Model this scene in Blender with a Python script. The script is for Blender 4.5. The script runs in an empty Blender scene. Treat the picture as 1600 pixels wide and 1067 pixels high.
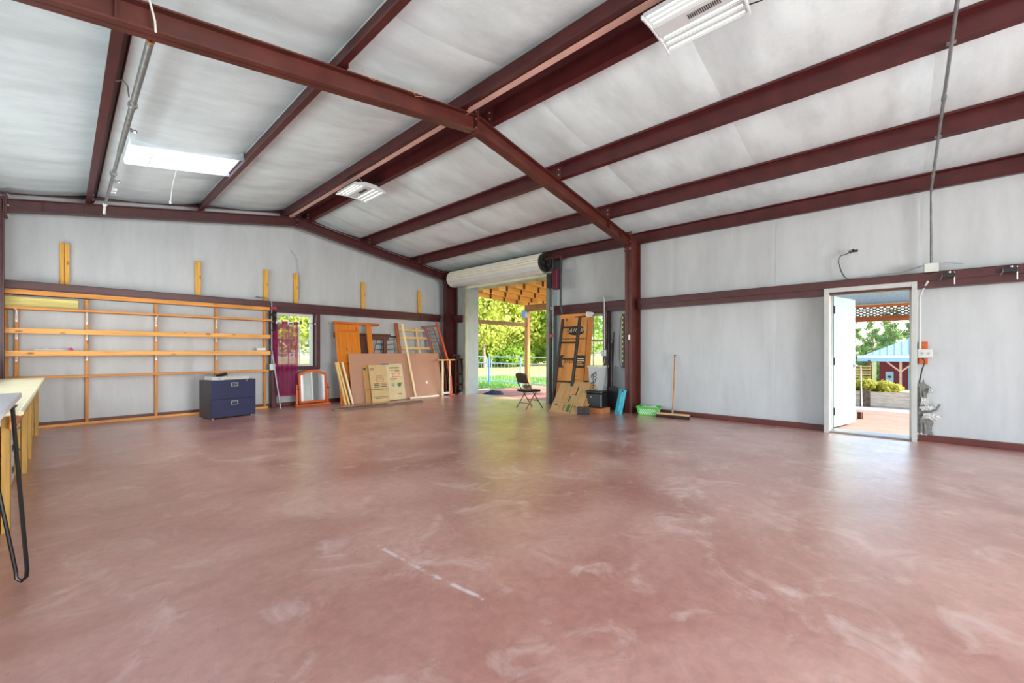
import bpy, bmesh, math, random
from mathutils import Vector, Matrix, noise
random.seed(7)
S = bpy.context.scene
C = S.collection
PI = math.pi

# ------------------------------------------------------------------ camera
cam_d = bpy.data.cameras.new('camera'); cam = bpy.data.objects.new('camera', cam_d); C.objects.link(cam)
cam.location = (0, 0, 1.232); cam.rotation_euler = (PI/2, 0, -math.radians(47.27))
cam_d.sensor_width = 36; cam_d.lens = 648/1600*36; cam_d.shift_y = 16/1600
cam_d.clip_start = .05; cam_d.clip_end = 400
S.camera = cam
# ------------------------------------------------------------------ world, sun, exposure
S.view_settings.view_transform = 'Standard'; S.view_settings.look = 'None'
S.view_settings.gamma = 1; S.view_settings.use_curve_mapping = False
S.view_settings.exposure = 0.90
W = bpy.data.worlds.new('world'); S.world = W; W.use_nodes = True
wn = W.node_tree.nodes; wl = W.node_tree.links
SUN_DIR = Vector((.30, -.78, .62)).normalized()            # towards the sun
sky = wn.new('ShaderNodeTexSky'); sky.sky_type = 'NISHITA'; sky.sun_disc = False
sky.sun_elevation = math.asin(SUN_DIR.z); sky.sun_rotation = math.atan2(SUN_DIR.x, SUN_DIR.y)
sky.air_density = 1.0; sky.dust_density = 1.5; sky.ozone_density = 1.0
wn['Background'].inputs[1].default_value = .42
wl.new(sky.outputs[0], wn['Background'].inputs[0])
sd = bpy.data.lights.new('sun', 'SUN'); sd.energy = 4.2; sd.angle = .01; sd.color = (1, .94, .85)
so = bpy.data.objects.new('sun', sd); C.objects.link(so); so.rotation_euler = SUN_DIR.to_track_quat('Z', 'Y').to_euler()
so.location = (30, -60, 60)
# fill lights added to brighten the room, set out of view in made-up openings
# behind the camera and in the left wall, tilted up towards the ceiling
def added_fill(name, loc, yaw, tilt, w, h, watts):
    d = bpy.data.lights.new(name, 'AREA'); d.shape = 'RECTANGLE'; d.size = w; d.size_y = h; d.energy = watts; d.color = (.88, .955, 1)
    o = bpy.data.objects.new(name, d); C.objects.link(o); o.location = loc; o.rotation_euler = (PI/2+tilt, 0, yaw)
added_fill('rear_fill', (2.6, -7.9, 1.6), 0, .8, 4.2, 3.0, 620)
added_fill('left_near_fill', (-.98, .6, 1.55), -PI/2, .9, 4.6, 2.9, 58)
added_fill('left_far_fill', (-.98, 6.8, 1.75), -PI/2, .42, 4.8, 1.5, 92)
LAMP_WATT = .045

# ------------------------------------------------------------------ materials
MATS = {}
def srgb(c):
    return tuple(((v/255/12.92) if v/255 <= .04045 else ((v/255+.055)/1.055)**2.4) for v in c)
def base(name):
    m = bpy.data.materials.new(name); m.use_nodes = True
    nt = m.node_tree; b = nt.nodes['Principled BSDF']
    return m, nt, b
def mat(name, col, rough=.6, var=.12, scale=6, metal=0, bump=0, bscale=40, stretch=(1,1,1), spec=.5, detail=4, col2=None, alpha=None):
    """plain procedural surface: colour broken up by noise, optional fine bump"""
    if name in MATS: return MATS[name]
    m, nt, b = base(name); N = nt.nodes; L = nt.links
    c = srgb(col)
    tc = N.new('ShaderNodeTexCoord'); mp = N.new('ShaderNodeMapping'); mp.inputs['Scale'].default_value = stretch
    L.new(tc.outputs['Object'], mp.inputs[0])
    nz = N.new('ShaderNodeTexNoise'); nz.inputs['Scale'].default_value = scale; nz.inputs['Detail'].default_value = detail
    L.new(mp.outputs[0], nz.inputs[0])
    rp = N.new('ShaderNodeValToRGB'); L.new(nz.outputs[0], rp.inputs[0])
    c2 = srgb(col2) if col2 else tuple(min(1, v*(1+var)) for v in c)
    rp.color_ramp.elements[0].position = .3; rp.color_ramp.elements[1].position = .7
    rp.color_ramp.elements[0].color = (*[v*(1-var) for v in c], 1); rp.color_ramp.elements[1].color = (*c2, 1)
    L.new(rp.outputs[0], b.inputs['Base Color'])
    b.inputs['Roughness'].default_value = rough; b.inputs['Metallic'].default_value = metal
    b.inputs['Specular IOR Level'].default_value = spec
    if bump:
        n2 = N.new('ShaderNodeTexNoise'); n2.inputs['Scale'].default_value = bscale; n2.inputs['Detail'].default_value = 5
        L.new(mp.outputs[0], n2.inputs[0])
        bp = N.new('ShaderNodeBump'); bp.inputs['Strength'].default_value = bump; bp.inputs['Distance'].default_value = .01
        L.new(n2.outputs[0], bp.inputs['Height']); L.new(bp.outputs[0], b.inputs['Normal'])
    MATS[name] = m
    return m
def wood(name, col, axis='x', var=.25, rough=.55, knots=True):
    """grain stretched along one axis, darker streaks and knots"""
    key = name+'_'+axis
    if key in MATS: return MATS[key]
    m, nt, b = base(key); N = nt.nodes; L = nt.links; c = srgb(col)
    tc = N.new('ShaderNodeTexCoord'); mp = N.new('ShaderNodeMapping')
    sc = [26, 26, 26]; sc['xyz'.index(axis)] = 1.6; mp.inputs['Scale'].default_value = sc
    L.new(tc.outputs['Object'], mp.inputs[0])
    nz = N.new('ShaderNodeTexNoise'); nz.inputs['Scale'].default_value = 1; nz.inputs['Detail'].default_value = 6; nz.inputs['Distortion'].default_value = .6
    L.new(mp.outputs[0], nz.inputs[0])
    rp = N.new('ShaderNodeValToRGB'); L.new(nz.outputs[0], rp.inputs[0])
    e = rp.color_ramp.elements; e[0].position = .32; e[1].position = .68
    e[0].color = (*[v*(1-var) for v in c], 1); e[1].color = (*[min(1, v*(1+var*.6)) for v in c], 1)
    out = rp.outputs[0]
    if knots:
        mp2 = N.new('ShaderNodeMapping'); s2 = [7, 7, 7]; s2['xyz'.index(axis)] = 3.0; mp2.inputs['Scale'].default_value = s2
        L.new(tc.outputs['Object'], mp2.inputs[0])
        vo = N.new('ShaderNodeTexVoronoi'); vo.inputs['Scale'].default_value = 1; L.new(mp2.outputs[0], vo.inputs[0])
        r2 = N.new('ShaderNodeValToRGB'); L.new(vo.outputs['Distance'], r2.inputs[0])
        r2.color_ramp.elements[0].position = .08; r2.color_ramp.elements[0].color = (.25, .15, .1, 1)
        r2.color_ramp.elements[1].position = .17; r2.color_ramp.elements[1].color = (1, 1, 1, 1)
        mx = N.new('ShaderNodeMix'); mx.data_type = 'RGBA'; mx.blend_type = 'MULTIPLY'; mx.inputs[0].default_value = .8
        L.new(out, mx.inputs[6]); L.new(r2.outputs[0], mx.inputs[7]); out = mx.outputs[2]
    L.new(out, b.inputs['Base Color']); b.inputs['Roughness'].default_value = rough
    MATS[key] = m
    return m
def glass_mat():
    m, nt, b = base('window_glass'); N = nt.nodes; L = nt.links
    o = N['Material Output']; t = N.new('ShaderNodeBsdfTransparent'); g = N.new('ShaderNodeBsdfGlossy'); g.inputs['Roughness'].default_value = .02
    fr = N.new('ShaderNodeFresnel'); fr.inputs[0].default_value = 1.45; mx = N.new('ShaderNodeMixShader')
    t.inputs[0].default_value = (.9, .95, .92, 1)
    L.new(fr.outputs[0], mx.inputs[0]); L.new(t.outputs[0], mx.inputs[1]); L.new(g.outputs[0], mx.inputs[2]); L.new(mx.outputs[0], o.inputs[0])
    return m
def thin_mat(name, col, trans=.5, rough=.6, var=.1, alpha=1.0, scale=8):
    """thin sheet that lets light through: cloth, leaves, roof light"""
    if name in MATS: return MATS[name]
    m, nt, b = base(name); N = nt.nodes; L = nt.links; o = N['Material Output']; c = srgb(col)
    tc = N.new('ShaderNodeTexCoord'); nz = N.new('ShaderNodeTexNoise'); nz.inputs['Scale'].default_value = scale; L.new(tc.outputs['Object'], nz.inputs[0])
    rp = N.new('ShaderNodeValToRGB'); L.new(nz.outputs[0], rp.inputs[0])
    rp.color_ramp.elements[0].position = .3; rp.color_ramp.elements[1].position = .7
    rp.color_ramp.elements[0].color = (*[v*(1-var) for v in c], 1); rp.color_ramp.elements[1].color = (*[min(1, v*(1+var)) for v in c], 1)
    L.new(rp.outputs[0], b.inputs['Base Color']); b.inputs['Roughness'].default_value = rough
    t = N.new('ShaderNodeBsdfTranslucent'); L.new(rp.outputs[0], t.inputs[0])
    mx = N.new('ShaderNodeMixShader'); mx.inputs[0].default_value = trans
    L.new(b.outputs[0], mx.inputs[1]); L.new(t.outputs[0], mx.inputs[2]); last = mx.outputs[0]
    if alpha < 1:
        tr = N.new('ShaderNodeBsdfTransparent'); m2 = N.new('ShaderNodeMixShader'); m2.inputs[0].default_value = alpha
        L.new(tr.outputs[0], m2.inputs[1]); L.new(last, m2.inputs[2]); last = m2.outputs[0]
    L.new(last, o.inputs[0]); MATS[name] = m
    return m
def emit_mat(name, col, strength):
    m, nt, b = base(name)
    b.inputs['Base Color'].default_value = (.8, .8, .8, 1)
    b.inputs['Emission Color'].default_value = (*col, 1); b.inputs['Emission Strength'].default_value = strength
    return m

def floor_mat():
    m, nt, b = base('stained_concrete'); N = nt.nodes; L = nt.links
    tc = N.new('ShaderNodeTexCoord'); P = tc.outputs['Object']
    def nz(scale, detail=5, dist=0, rough=.55):
        n = N.new('ShaderNodeTexNoise'); n.inputs['Scale'].default_value = scale; n.inputs['Detail'].default_value = detail
        n.inputs['Distortion'].default_value = dist; n.inputs['Roughness'].default_value = rough; L.new(P, n.inputs[0]); return n.outputs[0]
    def ramp(src, p0, c0, p1, c1):
        r = N.new('ShaderNodeValToRGB'); L.new(src, r.inputs[0]); e = r.color_ramp.elements
        e[0].position = p0; e[0].color = (*c0, 1); e[1].position = p1; e[1].color = (*c1, 1); return r.outputs[0]
    def mix(fac, a, c, mode='MIX'):
        x = N.new('ShaderNodeMix'); x.data_type = 'RGBA'; x.blend_type = mode
        if isinstance(fac, float): x.inputs[0].default_value = fac
        else: L.new(fac, x.inputs[0])
        L.new(a, x.inputs[6])
        if isinstance(c, tuple): x.inputs[7].default_value = (*c, 1)
        else: L.new(c, x.inputs[7])
        return x.outputs[2]
    col = ramp(nz(.9, 6, .8), .32, srgb((180, 119, 104)), .70, srgb((218, 168, 153)))
    fine = ramp(nz(14, 8, .3, .7), .3, (.78, .76, .75), .7, (1.14, 1.14, 1.14))
    col = mix(.9, col, fine, 'MULTIPLY')
    # pale worn patches, brown stains, small paint flecks
    worn = ramp(nz(2.3, 7, 1.2, .65), .54, (0, 0, 0), .76, (1, 1, 1))
    col = mix(worn, col, srgb((230, 198, 187)))
    st = ramp(nz(1.6, 6, 2.0, .7), .66, (0, 0, 0), .80, (.55, .55, .55))
    col = mix(st, col, srgb((132, 84, 70)))
    vo = N.new('ShaderNodeTexVoronoi'); vo.inputs['Scale'].default_value = 3.2; L.new(P, vo.inputs[0])
    fl = ramp(vo.outputs['Distance'], .012, (1, 1, 1), .03, (0, 0, 0))
    gate = ramp(nz(.8, 2), .52, (0, 0, 0), .6, (1, 1, 1))
    fm = N.new('ShaderNodeMath'); fm.operation = 'MULTIPLY'; L.new(fl, fm.inputs[0]); L.new(gate, fm.inputs[1])
    col = mix(fm.outputs[0], col, srgb((205, 190, 184)))
    # the long curved scrape in front of the camera: a band along a shallow arc  x = 1.35 + .055*(y-2.6)^2
    sx = N.new('ShaderNodeSeparateXYZ'); L.new(P, sx.inputs[0])
    def mth(op, a, c=None):
        n = N.new('ShaderNodeMath'); n.operation = op
        for i, v in enumerate((a, c)):
            if v is None: continue
            if isinstance(v, (int, float)): n.inputs[i].default_value = v
            else: L.new(v, n.inputs[i])
        return n.outputs[0]
    dy = mth('SUBTRACT', sx.outputs[1], 2.6); arc = mth('ADD', mth('MULTIPLY', mth('MULTIPLY', dy, dy), .058), 1.355)
    d = mth('ABSOLUTE', mth('SUBTRACT', sx.outputs[0], arc))
    for wdt, lo, hi, thr, amt in ((.018, 1.5, 2.35, .42, 1.0), (.05, .95, 2.6, .55, .35)):
        band = ramp(d, wdt*.4, (1, 1, 1), wdt, (0, 0, 0))
        yy = mth('MULTIPLY', mth('GREATER_THAN', sx.outputs[1], lo), mth('LESS_THAN', sx.outputs[1], hi))
        g = ramp(nz(9, 6, .4, .75), thr, (0, 0, 0), thr+.12, (1, 1, 1))
        k = mth('MULTIPLY', mth('MULTIPLY', band, yy), mth('MULTIPLY', g, amt))
        col = mix(k, col, srgb((226, 205, 200)))
    L.new(col, b.inputs['Base Color'])
    rr = ramp(nz(3.5, 6, .6, .7), .3, (.27,)*3, .75, (.48,)*3); L.new(rr, b.inputs['Roughness'])
    b.inputs['Specular IOR Level'].default_value = .9
    b.inputs['Coat Weight'].default_value = .8; b.inputs['Coat Roughness'].default_value = .30; b.inputs['Coat IOR'].default_value = 1.6
    bp = N.new('ShaderNodeBump'); bp.inputs['Strength'].default_value = .12; bp.inputs['Distance'].default_value = .01
    L.new(nz(22, 8, .2, .7), bp.inputs['Height']); L.new(bp.outputs[0], b.inputs['Normal'])
    return m
def insul_mat(name, col, stain, streak):
    """white vinyl-faced blanket: fine weave, faint grey grime, slight sheen"""
    m, nt, b = base(name); N = nt.nodes; L = nt.links; c = srgb(col)
    tc = N.new('ShaderNodeTexCoord'); mp = N.new('ShaderNodeMapping'); mp.inputs['Scale'].default_value = streak; L.new(tc.outputs['Object'], mp.inputs[0])
    n1 = N.new('ShaderNodeTexNoise'); n1.inputs['Scale'].default_value = 1; n1.inputs['Detail'].default_value = 7; n1.inputs['Roughness'].default_value = .65; L.new(mp.outputs[0], n1.inputs[0])
    r1 = N.new('ShaderNodeValToRGB'); L.new(n1.outputs[0], r1.inputs[0]); e = r1.color_ramp.elements
    e[0].position = .30; e[0].color = (*[v*(1-stain) for v in c], 1); e[1].position = .58; e[1].color = (*c, 1)
    L.new(r1.outputs[0], b.inputs['Base Color'])
    b.inputs['Roughness'].default_value = .42; b.inputs['Specular IOR Level'].default_value = .4
    n2 = N.new('ShaderNodeTexNoise'); n2.inputs['Scale'].default_value = 5; n2.inputs['Detail'].default_value = 8; n2.inputs['Roughness'].default_value = .7; L.new(tc.outputs['Object'], n2.inputs[0])
    bp = N.new('ShaderNodeBump'); bp.inputs['Strength'].default_value = .25; bp.inputs['Distance'].default_value = .02
    L.new(n2.outputs[0], bp.inputs['Height']); L.new(bp.outputs[0], b.inputs['Normal'])
    return m

M_FLOOR = floor_mat()
M_CEIL = insul_mat('ceiling_insulation_facing', (224, 234, 236), .22, (.7, 2.2, 1.2))
M_WALL = insul_mat('wall_insulation_facing', (196, 197, 198), .16, (2.5, 2.5, .5))
M_STEEL = mat('maroon_primer_steel', (76, 27, 28), .42, .22, 5, bump=.05, bscale=60)
M_STEEL2 = mat('rust_brown_primer_steel', (88, 37, 28), .45, .25, 4, bump=.05, bscale=60)
M_GIRT = mat('dark_maroon_primer_steel', (76, 31, 34), .4, .2, 5)
M_BOLT = mat('zinc_bolt', (190, 190, 188), .35, .1, 30, metal=.8)
M_GALV = mat('galvanised_pipe', (150, 152, 152), .38, .2, 12, metal=.75)
M_WHITE = mat('white_enamel', (228, 228, 226), .35, .03, 5)
M_GREYP = mat('grey_door_frame_paint', (188, 188, 184), .45, .06, 5)
M_BLACK = mat('black_paint', (26, 26, 28), .4, .2, 8)
M_DARK = mat('dark_grey_steel', (62, 62, 60), .4, .3, 12, metal=.4)
M_GLASS = glass_mat()
M_VINYL = mat('white_vinyl', (226, 228, 222), .4, .03, 6)
PINE = (218, 142, 62)

# ------------------------------------------------------------------ mesh helpers
class MB:
    def __init__(s): s.v = []; s.f = []
    def add(s, vs, fs):
        o = len(s.v); s.v += [Vector(p) for p in vs]; s.f += [tuple(i+o for i in q) for q in fs]; return s
    def box(s, x0, x1, y0, y1, z0, z1):
        return s.add([(x0,y0,z0),(x1,y0,z0),(x1,y1,z0),(x0,y1,z0),(x0,y0,z1),(x1,y0,z1),(x1,y1,z1),(x0,y1,z1)],
                     [(0,3,2,1),(4,5,6,7),(0,1,5,4),(1,2,6,5),(2,3,7,6),(3,0,4,7)])
    def cbox(s, x0, x1, y0, y1, z0, z1, b=.004):
        """box with chamfered edges"""
        bm = bmesh.new(); bmesh.ops.create_cube(bm, size=1)
        bmesh.ops.scale(bm, vec=(x1-x0, y1-y0, z1-z0), verts=bm.verts)
        bmesh.ops.translate(bm, vec=((x0+x1)/2, (y0+y1)/2, (z0+z1)/2), verts=bm.verts)
        b = min(b, .45*min(x1-x0, y1-y0, z1-z0))
        bmesh.ops.bevel(bm, geom=bm.edges[:], offset=b, segments=1, affect='EDGES')
        s.add([v.co.copy() for v in bm.verts], [[v.index for v in f.verts] for f in bm.faces]); bm.free(); return s
    def beam(s, p, q, w, h, up=(0,0,1)):
        p = Vector(p); q = Vector(q); d = (q-p).normalized(); u = Vector(up)
        r = d.cross(u); r = r.normalized() if r.length > 1e-5 else Vector((1,0,0)); u = r.cross(d).normalized()
        vs = []
        for e in (p, q):
            for a, c in ((-1,-1),(1,-1),(1,1),(-1,1)): vs.append(e + r*(a*w/2) + u*(c*h/2))
        return s.add(vs, [(0,1,2,3),(7,6,5,4),(0,4,5,1),(1,5,6,2),(2,6,7,3),(3,7,4,0)])
    def tube(s, pts, r, n=8, close=False, cap=True, taper=None):
        pts = [Vector(p) for p in pts]; m = len(pts); o = len(s.v); ref = None
        for i, p in enumerate(pts):
            a = pts[(i-1) % m] if (close or i > 0) else pts[i]; b = pts[(i+1) % m] if (close or i < m-1) else pts[i]
            d = (b-a).normalized()
            if ref is None: ref = d.orthogonal().normalized()
            ref = (ref - d*ref.dot(d)); ref = ref.normalized() if ref.length > 1e-5 else d.orthogonal().normalized()
            w = d.cross(ref); rr = r*(taper[i] if taper else 1)
            for k in range(n): t = 2*PI*k/n; s.v.append(p + (ref*math.cos(t) + w*math.sin(t))*rr)
        segs = m if close else m-1
        for i in range(segs):
            j = (i+1) % m
            for k in range(n): l = (k+1) % n; s.f.append((o+i*n+k, o+i*n+l, o+j*n+l, o+j*n+k))
        if cap and not close:
            s.f.append(tuple(o+k for k in reversed(range(n)))); s.f.append(tuple(o+(m-1)*n+k for k in range(n)))
        return s
    def lathe(s, prof, n=16, M=None):
        o = len(s.v); M = M or Matrix()
        for r, z in prof:
            for k in range(n): t = 2*PI*k/n; s.v.append(M @ Vector((r*math.cos(t), r*math.sin(t), z)))
        for i in range(len(prof)-1):
            for k in range(n): l = (k+1) % n; s.f.append((o+i*n+k, o+i*n+l, o+(i+1)*n+l, o+(i+1)*n+k))
        s.f.append(tuple(o+k for k in reversed(range(n)))); s.f.append(tuple(o+(len(prof)-1)*n+k for k in range(n))); return s
    def prism(s, poly, axis, a, b):
        """polygon in the plane across `axis`, extruded from a to b"""
        def P(u, v, w): return {'x': (w, u, v), 'y': (u, w, v), 'z': (u, v, w)}[axis]
        n = len(poly); o = [P(u, v, a) for u, v in poly] + [P(u, v, b) for u, v in poly]
        return s.add(o, [tuple(range(n)), tuple(range(2*n-1, n-1, -1))] + [((i+1) % n, i, n+i, n+(i+1) % n) for i in range(n)])
    def xf(s, M): s.v = [M @ p for p in s.v]; return s
    def build(s, name, mat, parent=None, smooth=False, loc=None, bevel=0):
        me = bpy.data.meshes.new(name); me.from_pydata([tuple(p) for p in s.v], [], s.f)
        bm = bmesh.new(); bm.from_mesh(me); bmesh.ops.recalc_face_normals(bm, faces=bm.faces[:]); bm.to_mesh(me); bm.free()
        if smooth:
            for p in me.polygons: p.use_smooth = True
            try: me.set_sharp_from_angle(angle=math.radians(40))
            except Exception: pass
        me.materials.append(mat)
        o = bpy.data.objects.new(name, me); C.objects.link(o)
        if parent: o.parent = parent
        if loc: o.location = loc
        return o
def tag(o, label=None, cat=None, group=None, kind=None):
    if label: o['label'] = label
    if cat: o['category'] = cat
    if group: o['group'] = group
    if kind: o['kind'] = kind
    return o
def thing(name, label, cat, loc=(0,0,0), rotz=0, group=None, M=None, kind=None):
    o = bpy.data.objects.new(name, None); C.objects.link(o); o.empty_display_size = .1
    if M is not None: o.matrix_world = M
    else: o.location = loc; o.rotation_euler = (0, 0, rotz)
    return tag(o, label, cat, group, kind)
def struct(name, loc=(0,0,0)):
    o = bpy.data.objects.new(name, None); C.objects.link(o); o.location = loc; o['kind'] = 'structure'; return o
def inst(src, parent, M=None, loc=None):
    c = src.copy(); C.objects.link(c); c.parent = parent
    if M is not None: c.matrix_local = M
    if loc is not None: c.location = loc
    return c
def lean(base, along, top):
    """frame for something leaning: origin at base, x along the floor line, z up the face, y into what it leans on"""
    b = Vector(base); x = Vector(along).normalized(); z = (Vector(top)-b); z = (z - x*z.dot(x)).normalized(); y = z.cross(x)
    return Matrix(((x.x, y.x, z.x, b.x), (x.y, y.y, z.y, b.y), (x.z, y.z, z.z, b.z), (0, 0, 0, 1)))
def text(s, size, mat, parent, M, name='lettering', sx=1, bold=0, shear=0, align='CENTER'):
    cu = bpy.data.curves.new(name, 'FONT'); cu.body = s; cu.size = size; cu.align_x = align; cu.align_y = 'CENTER'; cu.shear = shear
    cu.extrude = .0006; cu.offset = bold; cu.resolution_u = 3
    t = bpy.data.objects.new(name, cu); C.objects.link(t); bpy.context.view_layer.update()
    me = bpy.data.meshes.new_from_object(t.evaluated_get(bpy.context.evaluated_depsgraph_get()))
    bpy.data.objects.remove(t); bpy.data.curves.remove(cu)
    me.name = name; me.materials.clear(); me.materials.append(mat)
    o = bpy.data.objects.new(name, me); C.objects.link(o); o.parent = parent
    o.matrix_local = M @ Matrix.Diagonal((sx, 1, 1, 1)); return o
FACE = Matrix(((1,0,0,0),(0,0,-1,0),(0,1,0,0),(0,0,0,1)))      # text plane -> x/z plane facing -y
def at(x, y, z, R=None): return Matrix.Translation((x, y, z)) @ (R or Matrix())

# ================================================================== THE SHELL
XR, XL, YF, YN, XC = 8.12, -1.04, 10.2, -8.0, 3.54
def zp(x): return 4.225 - .168*abs(x-XC)          # underside of the purlins
def zc(x): return zp(x) + .222                    # roof blanket
SEAM_Y = [YN, -7.28, -5.53, -3.78, -2.03, -.28, 1.47, 3.22, 4.97, 6.72, 8.47, YF+.05]
SEAM_X = [XL-.05, .02, 1.77, 3.53, 5.29, 7.05, XR+.05]

def blanket(parent, P, u0, u1, v0, v1f, holes, m, bulge=.012, step=.13, seed=0.):
    """one insulation blanket between two seams, with openings cut out and a soft uneven surface"""
    us = {u0, u1}; vt = max(v1f(u0), v1f(u1), v1f((u0+u1)/2)); vs = {v0, vt}
    n = max(2, int((u1-u0)/step));  us |= {u0+(u1-u0)*i/n for i in range(n+1)}
    n = max(2, int((vt-v0)/step));  vs |= {v0+(vt-v0)*i/n for i in range(n+1)}
    for a, b, c, d in holes:
        us |= {x for x in (a, b) if u0 < x < u1}; vs |= {c, d}
    us = sorted(us); vs = sorted(x for x in vs if v0 <= x <= vt); mb = MB(); idx = {}
    def vert(i, j):
        if (i, j) not in idx:
            u, v = us[i], min(vs[j], v1f(us[i])); e = min((u-u0), (u1-u))
            d = bulge*(noise.noise(Vector((u*1.3, v*.9, seed)))*.9 + noise.noise(Vector((u*4, v*3, seed+5)))*.35)
            d += -.007*max(0, 1-e/.05)
            u = u + (.012 if u == u1 else -.012 if u == u0 else 0)
            idx[i, j] = len(mb.v); mb.v.append(P(u, v, d))
        return idx[i, j]
    for i in range(len(us)-1):
        for j in range(len(vs)-1):
            cu, cv = (us[i]+us[i+1])/2, (vs[j]+vs[j+1])/2
            if vs[j] >= min(v1f(us[i]), v1f(us[i+1])) - 1e-4 and vs[j] >= max(v1f(us[i]), v1f(us[i+1])) - 1e-4: continue
            if any(a < cu < b and c < cv < d for a, b, c, d in holes): continue
            mb.f.append((vert(i, j), vert(i+1, j), vert(i+1, j+1), vert(i, j+1)))
    return mb.build('insulation_panel', m, parent, smooth=True)

# openings
ROLL = (6.08, 9.06, 0, 3.06); SIDE = (-.17, .74, 0, 2.14); WIN2 = (4.68, 5.58, .88, 2.08)
WIN1 = (3.22, 4.02, .9, 2.1)
wall_right = struct('wall_right')
for a, b in zip(SEAM_Y[:-1], SEAM_Y[1:]):
    blanket(wall_right, lambda u, v, d: Vector((XR-d, u, v)), a, b, 0, lambda u: zc(XR)+.06, [ROLL, SIDE, WIN2], M_WALL, seed=a)
wall_far = struct('wall_far')
for a, b in zip(SEAM_X[:-1], SEAM_X[1:]):
    blanket(wall_far, lambda u, v, d: Vector((u, YF-d, v)), a, b, 0, lambda u: zc(u)+.06, [WIN1], M_WALL, seed=a+30)
wall_left = struct('wall_left')
LW = [(-1.7, 2.9, 0, 3.0), (4.4, 9.2, 1.0, 2.5)]  # unseen left wall openings, added for the fill lights
for a, b in zip(SEAM_Y[:-1], SEAM_Y[1:]):
    blanket(wall_left, lambda u, v, d: Vector((XL+d, u, v)), a, b, 0, lambda u: zc(XL)+.06, LW, M_WALL, seed=a+60, step=.3)
wall_near = struct('wall_near')
NEAR_OPEN = (.5, 4.7, 0, 3.1)  # opening added behind the camera for the rear fill light
for a, b in zip(SEAM_X[:-1], SEAM_X[1:]):
    blanket(wall_near, lambda u, v, d: Vector((u, YN+d, v)), a, b, 0, lambda u: zc(u)+.06, [NEAR_OPEN], M_WALL, seed=a+90, step=.3)

# floor: two big pours with a saw-cut joint under the middle frame, and one more joint behind
floor = struct('floor')
for a, b in ((YN-.1, -1.955), (-1.945, 3.944), (3.956, YF+.1)):
    MB().box(XL-.1, XR+.12, a, b, -.15, 0).build('slab', M_FLOOR, floor)
MB().box(XL-.1, XR+.12, YN-.1, YF+.1, -.2, -.012).build('joint_bed', mat('joint_dirt', (58, 38, 34), .9), floor)

# ceiling: blankets sagging between the purlins
PDX = [.22, 1.72, 3.22]
SKY = (.56, 1.80, 7.06, 7.85)
ceiling = struct('ceiling')
def ceil_piece(x0, x1, y0, y1, hole=None):
    xs = {x0, x1} | {x0+(x1-x0)*i/14 for i in range(15)}; ys = {y0, y1} | {y0+(y1-y0)*i/14 for i in range(15)}
    if hole: xs |= set(hole[:2]); ys |= {y for y in hole[2:] if y0 <= y <= y1}
    xs = sorted(xs); ys = sorted(ys); mb = MB(); idx = {}
    def vert(i, j):
        if (i, j) not in idx:
            x, y = xs[i], ys[j]; t = (x-x0)/(x1-x0); e = min(y-y0, y1-y)
            sag = .055*min(1, (x1-x0)/1.4)**2*math.sin(PI*t)**.7 * (1+.35*noise.noise(Vector((x*.6, y*.7, 3))))
            w = min(1, (x1-x0)/1.4)*.018*noise.noise(Vector((x*1.6, y*3.2, 9)))*math.sin(PI*t) + .006*noise.noise(Vector((x*5, y*7, 2)))*math.sin(PI*t)
            if hole:
                # the facing droops along the cut edges of the roof light
                hx = max(hole[0]-x, x-hole[1], 0); hyy = max(hole[2]-y, y-hole[3], 0); dd = math.hypot(hx, hyy)
                sag += .05*math.exp(-(dd*9)**2)*math.sin(PI*min(1, max(0, (x-hole[0])/(hole[1]-hole[0]))))
            idx[i, j] = len(mb.v); mb.v.append(Vector((x, y, zc(x) - sag - w + .008*max(0, 1-e/.05))))
        return idx[i, j]
    for i in range(len(xs)-1):
        for j in range(len(ys)-1):
            cx, cy = (xs[i]+xs[i+1])/2, (ys[j]+ys[j+1])/2
            if hole and hole[0] < cx < hole[1] and hole[2] < cy < hole[3]: continue
            mb.f.append((vert(i, j), vert(i+1, j), vert(i+1, j+1), vert(i, j+1)))
    mb.build('insulation_panel', M_CEIL, ceiling, smooth=True)
for sgn in (-1, 1):
    edges = [0, .22, 1.72, 3.22, XR-XC+.02]
    for a, b in zip(edges[:-1], edges[1:]):
        x0, x1 = sorted((XC+sgn*a, XC+sgn*b))
        for y0, y1 in zip(SEAM_Y[:-1], SEAM_Y[1:]):
            ceil_piece(x0, x1, y0, y1, SKY if (sgn < 0 and a == 1.72 and y0 < 7.4 < y1) else None)
# outer metal roof, open over the roof light
M_ROOF = mat('outer_roof_metal', (170, 174, 176), .4, .08, 3, metal=.3)
for sgn in (-1, 1):
    e = XC+sgn*(XR-XC+.45)
    def sheet(xa, xb, ya, yb):
        mb = MB(); q = [(xa, zc(xa)+.14), (xb, zc(xb)+.14), (xb, zc(xb)+.16), (xa, zc(xa)+.16)]
        mb.prism(q, 'y', ya, yb).build('roof_sheet', M_ROOF, ceiling)
    if sgn > 0: sheet(XC, e, YN-.3, YF+.3)
    else:
        sheet(XC, SKY[1]+.02, YN-.3, YF+.3); sheet(SKY[0]-.02, e, YN-.3, YF+.3)
        sheet(SKY[1]+.02, SKY[0]-.02, YN-.3, SKY[2]); sheet(SKY[1]+.02, SKY[0]-.02, SKY[3], YF+.3)
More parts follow.
